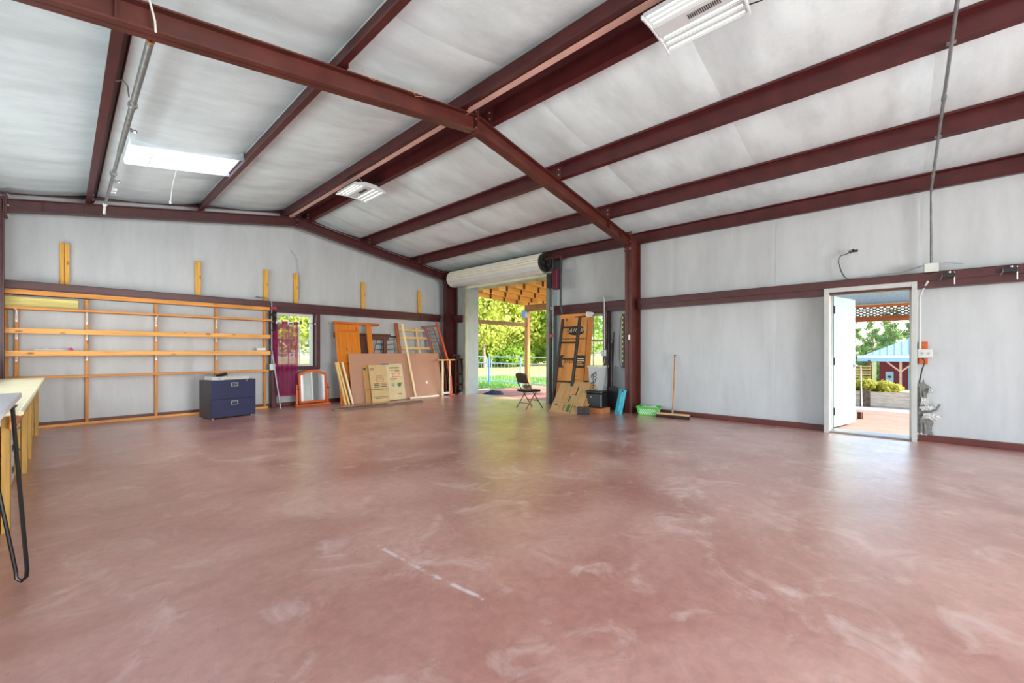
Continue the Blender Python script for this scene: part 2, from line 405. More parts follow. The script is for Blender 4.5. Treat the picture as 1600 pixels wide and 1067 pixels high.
# roof light: ribbed white fibreglass above the cut-out, with a thin edge strip
win3 = struct('window_3')
mb = MB(); n = 60
for i in range(n+1):
    y = SKY[2]-.05 + (SKY[3]-SKY[2]+.1)*i/n; dz = .012*math.cos(i*PI/2.5)
    for x in (SKY[0]-.04, SKY[1]+.04): mb.v.append(Vector((x, y, zc(x)+.10+dz)))
mb.f = [(2*i, 2*i+1, 2*i+3, 2*i+2) for i in range(n)]
tag(mb.build('pane', thin_mat('white_fibreglass', (245, 247, 250), .75, .5, .03), win3, smooth=True), 'ribbed translucent white fibreglass roof light')
for y in (SKY[2]-.005, SKY[3]+.005):
    MB().beam((SKY[0], y, zc(SKY[0])+.0), (SKY[1], y, zc(SKY[1])+.0), .012, .22).build('edge_strip', M_CEIL, win3)
for x in (SKY[0], SKY[1]):
    MB().beam((x, SKY[2], zc(x)+.03), (x, SKY[3], zc(x)+.03), .012, .17).build('edge_strip', M_CEIL, win3)

# ------------------------------------------------------------------ steel frames
def i_section(mb, a_out, a_in, b_out, b_in, yc, fw, t=.014):
    """tapered I-section in the x/z plane: outer flange a_out->b_out, inner flange a_in->b_in (2D points)"""
    def quad(p, q, off, half):
        p, q = Vector(p), Vector(q); d = (q-p).normalized(); nrm = Vector((-d.y, d.x))*off
        poly = [p, q, q+nrm, p+nrm]; mb.prism([tuple(v) for v in poly], 'y', yc-half, yc+half)
    mid = (Vector(a_out)+Vector(a_in)+Vector(b_out)+Vector(b_in))/4
    for p, q in ((a_out, b_out), (a_in, b_in)):
        d = (Vector(q)-Vector(p)).normalized(); nrm = Vector((-d.y, d.x)); s = 1 if nrm.dot(mid-Vector(p)) > 0 else -1
        quad(p, q, s*t, fw/2)
    mb.prism([a_out, b_out, b_in, a_in], 'y', yc-.005, yc+.005)
def bolts(parent, pts, r=.014, axis='y', m=None):
    for p in pts:
        R = {'y': Matrix.Rotation(PI/2, 4, 'X'), 'x': Matrix.Rotation(PI/2, 4, 'Y'), 'z': Matrix()}[axis]
        MB().lathe([(r, -.012), (r, .012)], 6, Matrix.Translation(p) @ R).build('bolt', M_BOLT, parent)
def frame(yc, label, m, detail=True):
    t = thing('steel_portal', label, 'steel portal', (XC, yc, 0)); off = Matrix.Translation((-XC, -yc, 0))
    for s in (1, -1):
        X = lambda x: XC+s*(x-XC)
        mb = MB(); i_section(mb, (X(8.06), 0), (X(7.675), 0), (X(8.06), 3.50), (X(7.675), 3.56), yc, .15)
        mb.box(*sorted((X(7.66), X(8.07))), yc-.09, yc+.09, 0, .014)
        mb.xf(off).build('column', m, t)
        mb = MB(); i_section(mb, (X(XC+.012), 4.213), (X(XC+.012), 4.015), (X(7.70), 4.213-.168*(7.70-XC)), (X(7.70), 4.015-.166*(7.70-XC)), yc, .135)
        mb.xf(off).build('rafter', m, t)
        mb = MB().box(*sorted((X(7.645), X(7.672))), yc-.08, yc+.08, 3.24, 3.62)
        mb.xf(off).build('end_plate', m, t)
        if detail:
            bolts(t, [off @ Vector((X(7.64), yc+dy, z)) for dy in (-.055, .055) for z in (3.28, 3.42, 3.58)], .013, 'x')
            for dx in (3.3, 3.75):
                MB().box(*sorted((X(XC+dx)-.004, X(XC+dx)+.004)), yc-.06, yc+.06, 4.03-.166*dx, 4.20-.168*dx).xf(off).build('stiffener', m, t)
    MB().box(XC-.012, XC+.012, yc-.075, yc+.075, 4.0, 4.30).xf(off).build('apex_plate', m, t)
    if detail: bolts(t, [off @ Vector((XC-.015, yc+dy, z)) for dy in (-.05, .05) for z in (4.05, 4.16, 4.25)], .012, 'x')
    return t
frame(9.79, 'maroon steel portal frame standing against the shelved far wall', M_STEEL)
frame(3.92, 'rust-brown steel portal frame crossing overhead in mid room', M_STEEL2)
frame(-1.95, 'steel portal frame behind the camera', M_STEEL, False)
frame(-7.75, 'steel portal frame at the wall behind the camera', M_STEEL, False)

ORD = ['nearest the ridge', 'second down from the ridge', 'lowest']
for s, side in ((1, 'right'), (-1, 'left')):
    for k, dx in enumerate(PDX):
        x = XC+s*dx; z0 = zp(x); y0, y1 = YN+.05, YF-.04
        t = thing('roof_purlin', 'long maroon roof purlin on the %s slope, %s' % (side, ORD[k]), 'purlin', (x, 0, z0), group='roof purlins')
        mb = MB()
        pr = [(0, 0), (.072*s, -.012), (.072*s, .010), (.066*s, .010), (.066*s, -.004), (.006*s, .006), (.006*s, .196), (-.066*s, .210), (-.066*s, .190), (-.072*s, .190), (-.072*s, .216), (0, .202)]
        mb.prism(pr, 'y', y0, y1).build('web_and_flanges', M_STEEL, t)
        for yc in (3.92, 9.79):
            MB().box(-.012*s-.003, -.012*s+.003, yc-.02-.10, yc-.02, -.02, .17).build('clip', M_STEEL2, t)
            bolts(t, [(-.016*s, yc-.07, .05), (-.016*s, yc-.07, .13)], .012, 'x')
    x = XC+s*(8.06-XC)
    MB().prism([(x, 3.44), (x-.06*s, 3.44), (x-.06*s, 3.455), (x-.01*s, 3.45), (x-.01*s, 3.65), (x-.06*s, 3.66), (x-.06*s, 3.675), (x, 3.66)], 'y', YN+.02, YF-.02)\
        .build('trim_%d' % (1 if s > 0 else 2), M_STEEL)
for o in [o for o in C.objects if o.name.startswith('trim_')]: o['kind'] = 'structure'; o['label'] = 'dark maroon eave strut along the top of the side wall'
# pale strip paints the light on the left purlin's flange; dark flashing above
tag(MB().box(XC-.21, XC-.135, YN+.05, YF-.25, 4.176, 4.182).build('trim_3', mat('painted_flange_light', (206, 160, 148), .5, .1, 4), None), 'pale strip painting the lit underside of the left ridge purlin', kind='structure')
tag(MB().box(XC-.16, XC+.16, YN+.05, YF-.05, 4.355, 4.362).build('trim_8', M_GIRT, None), 'dark maroon ridge flashing between the ridge purlins', kind='structure')
# rake angles along the top of the far wall
for i, s in enumerate((1, -1)):
    mb = MB(); x1 = XC+s*(XR-XC-.02)
    mb.prism([(XC, zc(XC)-.0), (x1, zc(x1)-.0), (x1, zc(x1)-.075), (XC, zc(XC)-.075)], 'y', YF-.10, YF-.085)
    mb.prism([(XC, zc(XC)-.0), (x1, zc(x1)-.0), (x1, zc(x1)-.028), (XC, zc(XC)-.028)], 'y', YF-.10, YF-.01)
    tag(mb.build('trim_%d' % (4+i), M_GIRT), 'dark maroon rake angle under the roof at the far wall', kind='structure')

def girt(p, q, label, inward):
    """Z girt between two points along its top inner edge; inward = unit vector into the room"""
    p, q, n = Vector(p), Vector(q), Vector(inward); d = (q-p); L_ = d.length; d.normalize(); up = Vector((0,0,1))
    t = thing('steel_girt', label, 'girt', tuple(p-Vector((0,0,.2))), group='wall girts')
    def bar(a0, a1, z0, z1):
        vs = []
        for e in (0, L_):
            for a, z in ((a0, z0), (a1, z0), (a1, z1), (a0, z1)): vs.append(d*e - n*a + up*(z+.2))
        return vs, [(0,1,2,3),(7,6,5,4),(0,4,5,1),(1,5,6,2),(2,6,7,3),(3,7,4,0)]
    mb = MB(); mb.add(*bar(0, .006, -.11, 0)); mb.add(*bar(0, .075, -.006, 0)); mb.add(*bar(.006, .03, -.116, -.11)); mb.build('web', M_GIRT, t)
    mb = MB(); mb.add(*bar(.03, .036, -.20, -.11)); mb.add(*bar(.03, .17, -.206, -.20)); mb.build('lower_flange', M_GIRT, t)
    return t
girt((XL+.1, 10.0, 2.335), (7.68, 10.0, 2.335), 'long dark maroon girt across the far wall above the shelving', (0,-1,0))
girt((7.90, 9.08, 2.31), (7.90, 9.70, 2.31), 'short maroon girt between the corner column and the roll-up door', (-1,0,0))
girt((7.88, 4.01, 2.31), (7.88, 5.93, 2.31), 'maroon girt above the window beside the roll-up door', (-1,0,0))
girt((7.88, -1.86, 2.30), (7.88, 3.83, 2.30), 'long maroon girt on the right wall above the side door', (-1,0,0))

# base channels
for nm, bx in (('baseboard_right', [(8.05, 8.11, YN, -.24), (8.05, 8.11, .81, 5.95), (8.05, 8.11, 9.1, YF)]), ('baseboard_far', [(XL, XR, 10.13, 10.19)])):
    mb = MB()
    for a, b, c, d in bx: mb.box(a, b, c, d, 0, .085); mb.box(a-.02, b, c, d, 0, .008)
    tag(mb.build(nm, mat('base_channel_maroon', (98, 40, 32), .5, .2, 4)), kind='structure')
# steel posts, header and sill around the two windows
def sub_frame(name, posts, bars, kind='structure'):
    t = struct(name)
    for p in posts: MB().cbox(*p, .006).build('post', M_GIRT, t)
    for p in bars: MB().cbox(*p, .006).build('header', M_GIRT, t)
    return t
sub_frame('trim_6', [(3.09, 3.19, 9.99, 10.17, 0, 2.13), (4.04, 4.13, 9.99, 10.17, .84, 2.13)], [(3.19, 4.04, 10.02, 10.17, 2.115, 2.18-.05+.03), (3.19, 4.13, 10.0, 10.17, .82, .895)])
sub_frame('trim_7', [(7.87, 8.06, 4.53, 4.62, 0, 2.11), (7.87, 8.06, 5.62, 5.70, .0, 2.11)], [(7.90, 8.06, 4.62, 5.62, 2.085, 2.105), (7.90, 8.06, 4.62, 5.62, .80, .875)])

def window(name, horizontal_axis, a, b, z0, z1, depth, panes=(3, 4)):
    """sash window in its opening: vinyl frame, meeting rail, muntins, separate panes"""
    t = struct(name)
    def bx(u0, u1, w0, w1, d0, d1):
        return MB().box(u0, u1, depth+d0, depth+d1, w0, w1) if horizontal_axis == 'x' else MB().box(depth+d0, depth+d1, u0, u1, w0, w1)
    f = .045
    for r in ((a, a+f, z0, z1), (b-f, b, z0, z1), (a+f, b-f, z0, z0+f), (a+f, b-f, z1-f, z1)): bx(*r, -.05, .05).build('frame', M_VINYL, t)
    zm = (z0+z1)/2; bx(a+f, b-f, zm-.02, zm+.02, -.035, .035).build('meeting_rail', M_VINYL, t)
    nx, nz = panes; us = [a+f+(b-a-2*f)*i/nx for i in range(nx+1)]; zs = [z0+f+(z1-z0-2*f)*i/nz for i in range(nz+1)]
    for u in us[1:-1]: bx(u-.008, u+.008, z0+f, z1-f, -.012, .012).build('muntin', M_VINYL, t)
    for z in zs[1:-1]:
        if abs(z-zm) > .03: bx(a+f, b-f, z-.008, z+.008, -.012, .012).build('muntin', M_VINYL, t)
    for i in range(nx):
        for j in range(nz): bx(us[i], us[i+1], zs[j], zs[j+1], -.003, .003).build('pane', M_GLASS, t)
    return t
window('window_1', 'x', *WIN1, YF+.0)
window('window_2', 'y', *WIN2, XR+.0)
window('window_4_added', 'y', *LW[1], XL, (10, 4))  # added window, out of view, around a left fill light

# ------------------------------------------------------------------ side door
d1 = struct('door_1', (7.87, .28, 0))
o = Matrix.Translation((-7.87, -.28, 0))
for a, b in ((.735, .80), (-.22, -.165)):
    mb = MB().cbox(7.87, 8.32, a, b, 0, 2.19, .004); mb.box(8.20, 8.23, *( (.72, .737) if a > 0 else (-.167, -.15)), 0, 2.13); mb.xf(o).build('jamb', M_GREYP, d1)
mb = MB().cbox(7.87, 8.32, -.165, .735, 2.125, 2.19, .004); mb.box(8.20, 8.23, -.165, .735, 2.11, 2.127); mb.xf(o).build('head', M_GREYP, d1)
MB().cbox(7.95, 8.32, -.165, .735, 0, .022, .006).xf(o).build('threshold', mat('aluminium_threshold', (150, 142, 138), .35, .1, 20, metal=.8), d1)
hinge = Vector((8.34, .735)); tip = Vector((9.20, .525)); dv = (tip-hinge).normalized(); leafM = Matrix.Translation((hinge.x, hinge.y, 0)) @ Matrix.Rotation(math.atan2(dv.y, dv.x), 4, 'Z')
mb = MB().cbox(0, .90, -.022, .022, .03, 2.12, .003).xf(o @ leafM)
leaf = mb.build('leaf', mat('pale_blue_green_door_paint', (140, 172, 178), .45, .04, 5), d1)
for z in (.28, 1.08, 1.90):
    mb = MB().box(-.004, .03, -.030, -.02, z-.06, z+.06); mb.lathe([(.011, -.06), (.011, .06)], 8, Matrix.Translation((-.006, -.03, z))); mb.xf(o @ leafM).build('hinge', mat('blue_black_hinge', (38, 52, 74), .4, .1), d1)
mb = MB()
for sy in (-1, 1):
    R = Matrix.Translation((.84, sy*.022, 1.0)) @ Matrix.Rotation(-sy*PI/2, 4, 'X')
    mb.lathe([(.034, 0), (.034, .008), (.012, .012), (.012, .04)], 14, R); mb.cbox(.74, .855, *sorted((sy*.058, sy*.072)), .99, 1.012, .004)
mb.xf(o @ leafM).build('lever_handle', M_GALV, leaf)
MB().box(.895, .903, -.012, .012, .97, 1.05).xf(o @ leafM).build('latch_plate', M_GALV, leaf)
MB().box(.16, .19, -.026, -.021, 1.98, 2.0).xf(o @ leafM).build('label_sticker', M_WHITE, leaf)

# ------------------------------------------------------------------ roll-up door
d2 = struct('door_2', (8.0, 7.57, 0)); o = Matrix.Translation((-8.0, -7.57, 0))
M_JAMB = mat('grey_green_jamb_trim', (146, 160, 160), .45, .08, 4); M_TRACK = mat('olive_grey_track', (148, 152, 136), .4, .12, 8, metal=.15)
M_CURT = mat('cream_slat_curtain', (232, 226, 210), .45, .05, 3)
for ya, yb, yt in ((9.06, 9.12, 9.02), (6.02, 6.08, 6.10)):
    MB().cbox(7.86, 8.34, ya, yb, 0, 3.10, .004).xf(o).build('jamb', M_JAMB, d2)
    mb = MB().box(7.80, 7.90, min(yt, ya)-.0, max(yt, yb), 0, 3.08); mb.xf(o).build('track', M_TRACK, d2)
MB().cbox(7.88, 8.34, 6.02, 9.12, 3.06, 3.12, .004).xf(o).build('head', M_JAMB, d2)
MB().cbox(7.86, 7.90, 6.0, 9.1, 3.04, 3.13, .004).xf(o).build('bottom_bar', mat('cream_bottom_bar', (214, 216, 190), .4, .05, 5), d2)
# rolled curtain: ribbed drum
prof = []; nseg = 44; R0 = .215
mb = MB(); ys = [6.12, 9.50]
ring = [(R0+.016*(1 if k % 2 else -.4), 2*PI*k/nseg) for k in range(nseg)]
for y in ys:
    for r, t in ring: mb.v.append(Vector((7.72+r*math.cos(t), y, 3.335+r*math.sin(t))))
for k in range(nseg): l = (k+1) % nseg; mb.f.append((k, l, nseg+l, nseg+k))
mb.f += [tuple(range(nseg)), tuple(range(2*nseg-1, nseg-1, -1))]
coil = mb.xf(o).build('curtain_coil', M_CURT, d2)
# loose last wrap of the curtain running down towards the head
mb = MB(); pts = [(7.52, 3.24), (7.55, 3.16), (7.62, 3.12), (7.72, 3.105), (7.84, 3.115), (7.86, 3.10), (7.72, 3.088), (7.61, 3.105), (7.54, 3.148), (7.508, 3.235)]
mb.prism(pts, 'y', 6.14, 9.36).xf(o).build('curtain_lip', mat('pale_grey_curtain_lip', (206, 208, 206), .4, .04, 4), d2)
mb = MB(); Ry = Matrix.Translation((7.72, 6.10, 3.335)) @ Matrix.Rotation(PI/2, 4, 'X')
mb.lathe([(.20, -.02), (.215, -.01), (.215, .03), (.19, .032), (.185, .012), (.07, .012), (.06, .05), (.02, .052)], 28, Ry); mb.xf(o).build('end_gear', M_DARK, d2, smooth=True)
mb = MB()
for k in range(4):
    t = k*PI/2+.5; mb.lathe([(.035, 0), (.035, .006)], 12, Ry @ Matrix.Translation((.125*math.cos(t), .125*math.sin(t), .012)))
mb.xf(o).build('gear_lightening_hole', M_BLACK, d2)
MB().lathe([(.20, 0), (.215, .01), (.215, .03), (.05, .05)], 24, Matrix.Translation((7.72, 9.50, 3.335)) @ Matrix.Rotation(-PI/2, 4, 'X')).xf(o).build('end_gear', M_DARK, d2)
MB().cbox(7.66, 8.04, 5.80, 5.83, 3.10, 3.46, .006).xf(o).build('bracket', M_DARK, d2)
MB().cbox(7.70, 8.04, 9.56, 9.585, 3.15, 3.45, .006).xf(o).build('bracket', M_DARK, d2)
mb = MB().lathe([(.022, 0), (.022, .32)], 10, Matrix.Translation((7.72, 6.08, 3.335)) @ Matrix.Rotation(PI/2, 4, 'X'))
mb.cbox(7.66, 7.78, 5.86, 5.98, 3.24, 3.42, .01); mb.lathe([(.07, -.03), (.07, .03)], 14, Matrix.Translation((7.70, 5.90, 3.25)) @ Matrix.Rotation(PI/2, 4, 'X'))
mb.xf(o).build('drive_gearbox', M_BLACK, d2)
MB().cbox(7.66, 7.78, 5.84, 5.98, 2.72, 3.06, .008).xf(o).build('operator_box', M_DARK, d2)
MB().cbox(7.62, 7.76, 5.66, 5.79, 2.66, 3.12, .012).xf(o).build('motor_cover', mat('maroon_motor_cover', (98, 26, 44), .4, .12, 6), d2)
MB().tube([(7.70, 5.60, 3.36), (7.70, 5.60, 2.30), (7.72, 5.58, 2.1)], .024, 10).xf(o).build('counterweight_tube', M_DARK, d2, smooth=True)
MB().tube([(7.74, 5.85, 2.72), (7.74, 5.85, 1.2), (7.74, 5.86, .3)], .014, 8).xf(o).build('hand_chain_guide', M_GALV, d2, smooth=True)
MB().cbox(7.68, 7.80, 5.86, 5.90, 2.20, 2.28, .005).xf(o).build('pipe_clamp', M_GALV, d2)
mb = MB()
for k in range(10):
    t = 2*PI*k/10
mb.tube([(7.70, 5.80, 1.62+.5*0), (7.69, 5.79, 1.62)], .01); mb.lathe([(.035, -.02), (.042, 0), (.035, .02)], 14, Matrix.Translation((7.68, 5.86, 1.60)) @ Matrix.Rotation(PI/2, 4, 'Y'))
tag(mb.xf(o).build('pull_tag', mat('red_pull_tag', (206, 70, 76), .5, .1), d2), 'small round red pull tag')
MB().cbox(7.62, 7.86, 5.55, 6.0, 3.36, 3.41, .005).xf(o).build('mounting_angle', M_STEEL, d2)

# ================================================================== FAR WALL: SHELVING AND STRIPS
sh = thing('open_shelving', 'long open wooden shelving of orange pine boards on studs against the far wall', 'shelving', (1.2, 10.1, 0))
o = Matrix.Translation((-1.2, -10.1, 0))
Wz, Wx = wood('orange_pine', PINE, 'z'), wood('orange_pine', PINE, 'x')
WxB = wood('bright_pine_edge', (232, 164, 84), 'x')
STUDS = [-.60, -.495, .274, 1.176, 2.107, 2.99]
for x in STUDS: MB().cbox(x-.021, x+.021, 10.095, 10.175, .04, 2.12, .003).xf(o).build('stud', Wz, sh)
MB().cbox(-.80, 3.05, 9.965, 9.995, 2.125, 2.20, .004).xf(o).build('header', Wx, sh)
MB().cbox(-.80, 3.05, 10.085, 10.125, 0, .042, .004).xf(o).build('sill_plate', WxB, sh)
for z, hgt, y0, xe in ((1.89, .036, 9.86, 3.05), (1.515, .082, 9.87, 3.03), (1.163, .086, 9.87, 3.03), (.805, .036, 9.97, 3.03)):
    mb = MB().cbox(-.62, xe, y0, y0+.038, z, z+hgt, .003); mb.box(-.62, xe, y0+.038, 10.092, z+hgt-.036 if hgt > .05 else z, z+hgt)
    mb.xf(o).build('shelf_board', WxB if hgt > .05 else Wx, sh)
brk = None
for z in (1.89, 1.552, 1.20):
    for x in STUDS[1:5]:
        drop = .19 if z > 1.8 else .12
        mb = MB().box(x-.012, x+.012, 10.082, 10.092, z-drop, z-.002); mb.box(x-.012, x+.012, 9.91, 10.082, z-.010, z-.002)
        mb.prism([(9.93, z-.006), (10.086, z-drop*.85), (10.086, z-drop*.72), (9.96, z-.006)], 'x', x-.003, x+.003)
        mb.xf(o).build('bracket', mat('pale_steel_bracket', (196, 198, 198), .4, .06, 20, metal=.3), sh)
tag(MB().cbox(-.62, .175, 10.03, 10.06, 0, .165, .004).build('board', wood('yellow_green_treated_pine', (222, 206, 120), 'x'), None, loc=(0, 0, 1.927)),
    'pale yellow-green pine board standing on edge on the top shelf', 'board')
# cloth and roll on the third shelf
def rag(name, label, cat, loc, w, d, hgt, m, seed, rotz=0):
    mb = MB(); nx, ny = 18, 9
    for j in range(ny+1):
        for i in range(nx+1):
            u, v = i/nx, j/ny; e = min(u, 1-u, v, 1-v)*4
            z = hgt*min(1, e)*(.45+.55*abs(noise.noise(Vector((u*4, v*3, seed))))*2)
            mb.v.append(Vector(((u-.5)*w*(1+.15*noise.noise(Vector((v*3, seed, 0)))), (v-.5)*d*(1+.3*noise.noise(Vector((u*4, seed, 3)))), max(.002, z))))
    k = nx+1
    mb.f = [(j*k+i, j*k+i+1, (j+1)*k+i+1, (j+1)*k+i) for j in range(ny) for i in range(nx)]
    mb.add([(-w*.45, -d*.42, 0), (w*.45, -d*.42, 0), (w*.45, d*.42, 0), (-w*.45, d*.42, 0)], [(3,2,1,0)])
    ob = mb.build(name, m, None, smooth=True, loc=loc); ob.rotation_euler[2] = rotz
    return tag(ob, label, cat)
t = rag('crumpled_paper', 'crumpled white paper wrapper with pink edge lying on the third shelf', 'paper', (-.12, 9.96, 1.251), .44, .13, .045, mat('white_paper', (226, 222, 220), .7, .1, 12), 4)
t2 = thing('paper_roll', 'white paper roll lying at the right end of the third shelf', 'paper roll', (2.87, 9.95, 1.249))
mb = MB().lathe([(.012, -.085), (.035, -.085), (.035, .085), (.012, .085)], 18, Matrix.Translation((0, 0, .036)) @ Matrix.Rotation(PI/2, 4, 'Y')); mb.build('roll', M_WHITE, t2, smooth=True)
MB().lathe([(.014, -.088), (.014, .088)], 12, Matrix.Translation((0, 0, .036)) @ Matrix.Rotation(PI/2, 4, 'Y')).build('core', mat('card_core', (170, 130, 90), .8), t2)
t3 = rag('pink_scrap', 'small pink scrap beside the crumpled paper on the third shelf', 'scrap', (.085, 9.93, 1.251), .07, .05, .05, mat('pink_paper', (206, 60, 130), .6, .1, 10), 9)

names = ['leftmost short pine strip nailed above the girt on the far wall', 'second pine strip from the left above the far girt', 'third pine strip from the left, above the end of the shelving', 'fourth pine strip from the left, above the curtained window', 'fifth pine strip from the left, above the leaning bed parts', 'rightmost narrow pine strip above the girt near the corner column']
for i, (x, z0, z1, w) in enumerate([(.018, 2.34, 3.037, .11), (1.811, 2.34, 3.026, .09), (3.017, 2.34, 3.037, .085), (3.639, 2.34, 3.039, .095), (5.282, 2.34, 3.035, .095), (7.017, 2.34, 3.007, .10)]):
    mb = MB().cbox(-w/2, w/2, -.04, 0, 0, z1-z0, .003)
    if i in (0,): mb = MB().cbox(-w/2, -.003, -.04, 0, 0, z1-z0, .003); mb.cbox(.003, w/2, -.044, 0, 0, z1-z0-.01, .003)
    tag(mb.build('pine_strip', wood('yellow_pine', (226, 166, 64), 'z'), None, loc=(x, 10.165, z0)), names[i], 'wood strip', 'pine strips above the far girt')
# loose wire above the window
tag(MB().tube([(3.54, 10.17, 3.55), (3.60, 10.13, 3.49), (3.66, 10.11, 3.35), (3.69, 10.12, 3.1), (3.73, 10.12, 2.8), (3.725, 10.13, 2.6), (3.70, 10.13, 2.42)], .006, 6).build('loose_wire', mat('grey_cable', (150, 152, 154), .5), None, smooth=True), 'thin grey cable hanging on the far wall above the window', 'cable')

# ------------------------------------------------------------------ filing cabinet with tray
ang = math.atan2(.137, .75)
t = thing('filing_cabinet', 'navy blue two-drawer lateral filing cabinet in front of the shelving', 'cabinet', (1.805, 9.04, 0), ang)
MN = mat('navy_enamel', (40, 44, 78), .4, .1, 6); MND = mat('dark_grey_cabinet_side', (58, 54, 58), .45, .15, 6)
MB().cbox(0, .765, .014, .48, .02, .705, .004).build('body', MND, t)
for z0, z1 in ((.03, .355), (.362, .70)):
    dr = MB().cbox(.004, .761, 0, .02, z0, z1, .004).build('drawer', MN, t)
    zc_ = (z0+z1)/2+.09
    mb = MB()
    for bx in ((.325, .445, zc_+.025, zc_+.035), (.325, .445, zc_-.035, zc_-.027), (.325, .335, zc_-.035, zc_+.035), (.435, .445, zc_-.035, zc_+.035), (.325, .445, zc_+.002, zc_+.006)): mb.box(bx[0], bx[1], -.010, 0, bx[2], bx[3])
    mb.build('handle_frame', mat('silver_handle', (196, 198, 200), .3, .05, 10, metal=.7), dr)
    MB().box(.336, .434, -.003, .001, zc_-.027, zc_+.002).build('handle_recess', M_BLACK, dr)
MB().lathe([(.010, 0), (.010, .006)], 10, Matrix.Translation((.60, .0, .683)) @ Matrix.Rotation(PI/2, 4, 'X')).build('lock', M_BOLT, t)
for x in (.05, .71):
    for y in (.05, .44): MB().lathe([(.018, 0), (.018, .022)], 10, Matrix.Translation((x, y, 0))).build('foot', M_BOLT, t)
R = Matrix.Translation((1.805, 9.04, .705)) @ Matrix.Rotation(ang, 4, 'Z')
t = thing('roasting_pan', 'shallow silver metal tray lying on the navy filing cabinet', 'tray', M=R @ at(.36, .22, 0))
MB().cbox(-.29, .29, -.15, .15, 0, .012, .004).build('bottom', mat('aluminium_tray', (214, 212, 206), .35, .06, 10, metal=.5), t)
for a in ((-.31, .31, -.17, -.155), (-.31, .31, .155, .17), (-.31, -.295, -.155, .155), (.295, .31, -.155, .155)): MB().cbox(a[0], a[1], a[2], a[3], .002, .068, .004).build('side', MATS['aluminium_tray'], t)
t = thing('paint_tool', 'black handled paint roller lying in the metal tray', 'paint tool', M=R @ at(.26, .21, .018))
MB().lathe([(.03, -.1), (.032, -.09), (.032, .09), (.03, .1)], 12, Matrix.Translation((0, 0, .072)) @ Matrix.Rotation(.4, 4, 'Z') @ Matrix.Rotation(PI/2-.15, 4, 'Y')).build('roller', M_BLACK, t)
MB().tube([(.09, .03, .06), (.14, .05, .03), (.24, .06, .02), (.26, .02, .018)], .006, 6).build('wire_frame', M_GALV, t)
tt = rag('plastic_bag', 'crumpled clear plastic bag hanging over the edge of the tray', 'bag', (0,0,0), .13, .08, .06, thin_mat('clear_plastic', (226, 230, 232), .3, .2, .05, alpha=.7), 12)
tt.matrix_world = R @ at(.155, .035, .001)

# ------------------------------------------------------------------ conduit, flower, pole by the window
t = thing('conduit', 'grey conduit with junction box on the post left of the curtain', 'conduit', (3.08, 9.96, 0))
MB().tube([(-.30, .03, 2.40), (-.12, .03, 2.40), (-.04, .0, 2.37), (0, -.0, 2.30), (.0, 0, .98)], .011, 8).build('pipe', M_GALV, t, smooth=True)
MB().cbox(-.04, .07, -.03, .03, .83, .97, .008).build('junction_box', mat('grey_box', (206, 206, 200), .5), t)
t = thing('artificial_flower', 'pink artificial rose with dark leaves hanging beside the curtained window', 'flower', (3.11, 9.93, 2.19))
mb = MB()
for k in range(14):
    a = k*2.4; r = .014+.0022*k; M_ = Matrix.Rotation(a, 4, 'Z') @ Matrix.Translation((r, 0, -.002*k)) @ Matrix.Rotation(.5+.03*k, 4, 'Y')
    mb.add([M_ @ Vector(p) for p in ((-.0, -.026, -.02), (0, .026, -.02), (.01, .03, .02), (.004, 0, .034), (.01, -.03, .02))], [(0, 1, 2, 3, 4)])
mb.build('bloom', thin_mat('pink_petal', (232, 96, 130), .3, .6, .15), t)
for k in range(22):
    a = random.uniform(0, 2*PI); z = -.06-.02*k; L_ = random.uniform(.05, .09)
    d = Vector((math.cos(a)*.9, -.35+.5*math.sin(a), -.5)).normalized(); s_ = d.orthogonal().normalized()*.026
    p = Vector((random.uniform(-.01, .015), 0, z)); MB().add([p, p+d*L_*.5+s_, p+d*L_, p+d*L_*.5-s_], [(0,1,2,3)]).build('leaf', thin_mat('dark_leaf', (38, 52, 36), .3, .5, .2), t)
MB().tube([(0, 0, 0), (.004, -.003, -.2), (-.006, 0, -.5)], .004, 6).build('stem', MATS['dark_leaf'], t)
tag(MB().tube([(0, 0, 0), (-.118, .16, 1.25)], .0155, 10).build('metal_pole', M_GALV, None, smooth=True, loc=(3.205, 9.80, 0)), 'thin silver metal pole leaning against the post left of the curtain', 'pole')

# curtain
t = thing('curtain_rod', 'thin dark curtain rod across the far window', 'curtain rod', (3.56, 9.985, 1.885))
MB().tube([(-.46, 0, -.012), (.46, 0, .012)], .006, 6).build('rod', M_DARK, t)
for x in (-.45, .45): MB().lathe([(.012, -.012), (.018, 0), (.012, .012)], 10, Matrix.Translation((x, 0, 0)) @ Matrix.Rotation(PI/2, 4, 'Y')).build('finial', M_BOLT, t)
def curtain_mesh(z0, z1, nz, thick=False):
    mb = MB(); nu = 60
    for j in range(nz+1):
        v = z0+(z1-z0)*j/nz
        for i in range(nu+1):
            u = i/nu; pinch = .10*max(0, (v-1.05)/.85)*(1-u)*math.sin(PI*min(1, (v-.25)/1.65))
            x = -.25+.52*u + .02*math.sin(v*3)*(1-u) + pinch*(.3 if v < 1.6 else -.1)
            y = .022*math.sin(u*34 + .8*math.sin(v*2)) + .01*math.sin(u*13+v*3)
            mb.v.append(Vector((x, y, v)))
    k = nu+1; mb.f = [(j*k+i, j*k+i+1, (j+1)*k+i+1, (j+1)*k+i) for j in range(nz) for i in range(nu)]
    return mb
t = thing('curtain', 'sheer magenta curtain hanging over the left of the far window', 'curtain', (3.36, 9.975, 0))
curtain_mesh(.25, 1.90, 26).build('panel', thin_mat('magenta_sheer', (176, 24, 104), .45, .7, .12, alpha=.74), t, smooth=True)
curtain_mesh(1.84, 1.905, 2).xf(Matrix.Translation((0, -.003, 0))).build('heading_tape', thin_mat('magenta_tape', (170, 40, 100), .2, .7, .1), t, smooth=True)
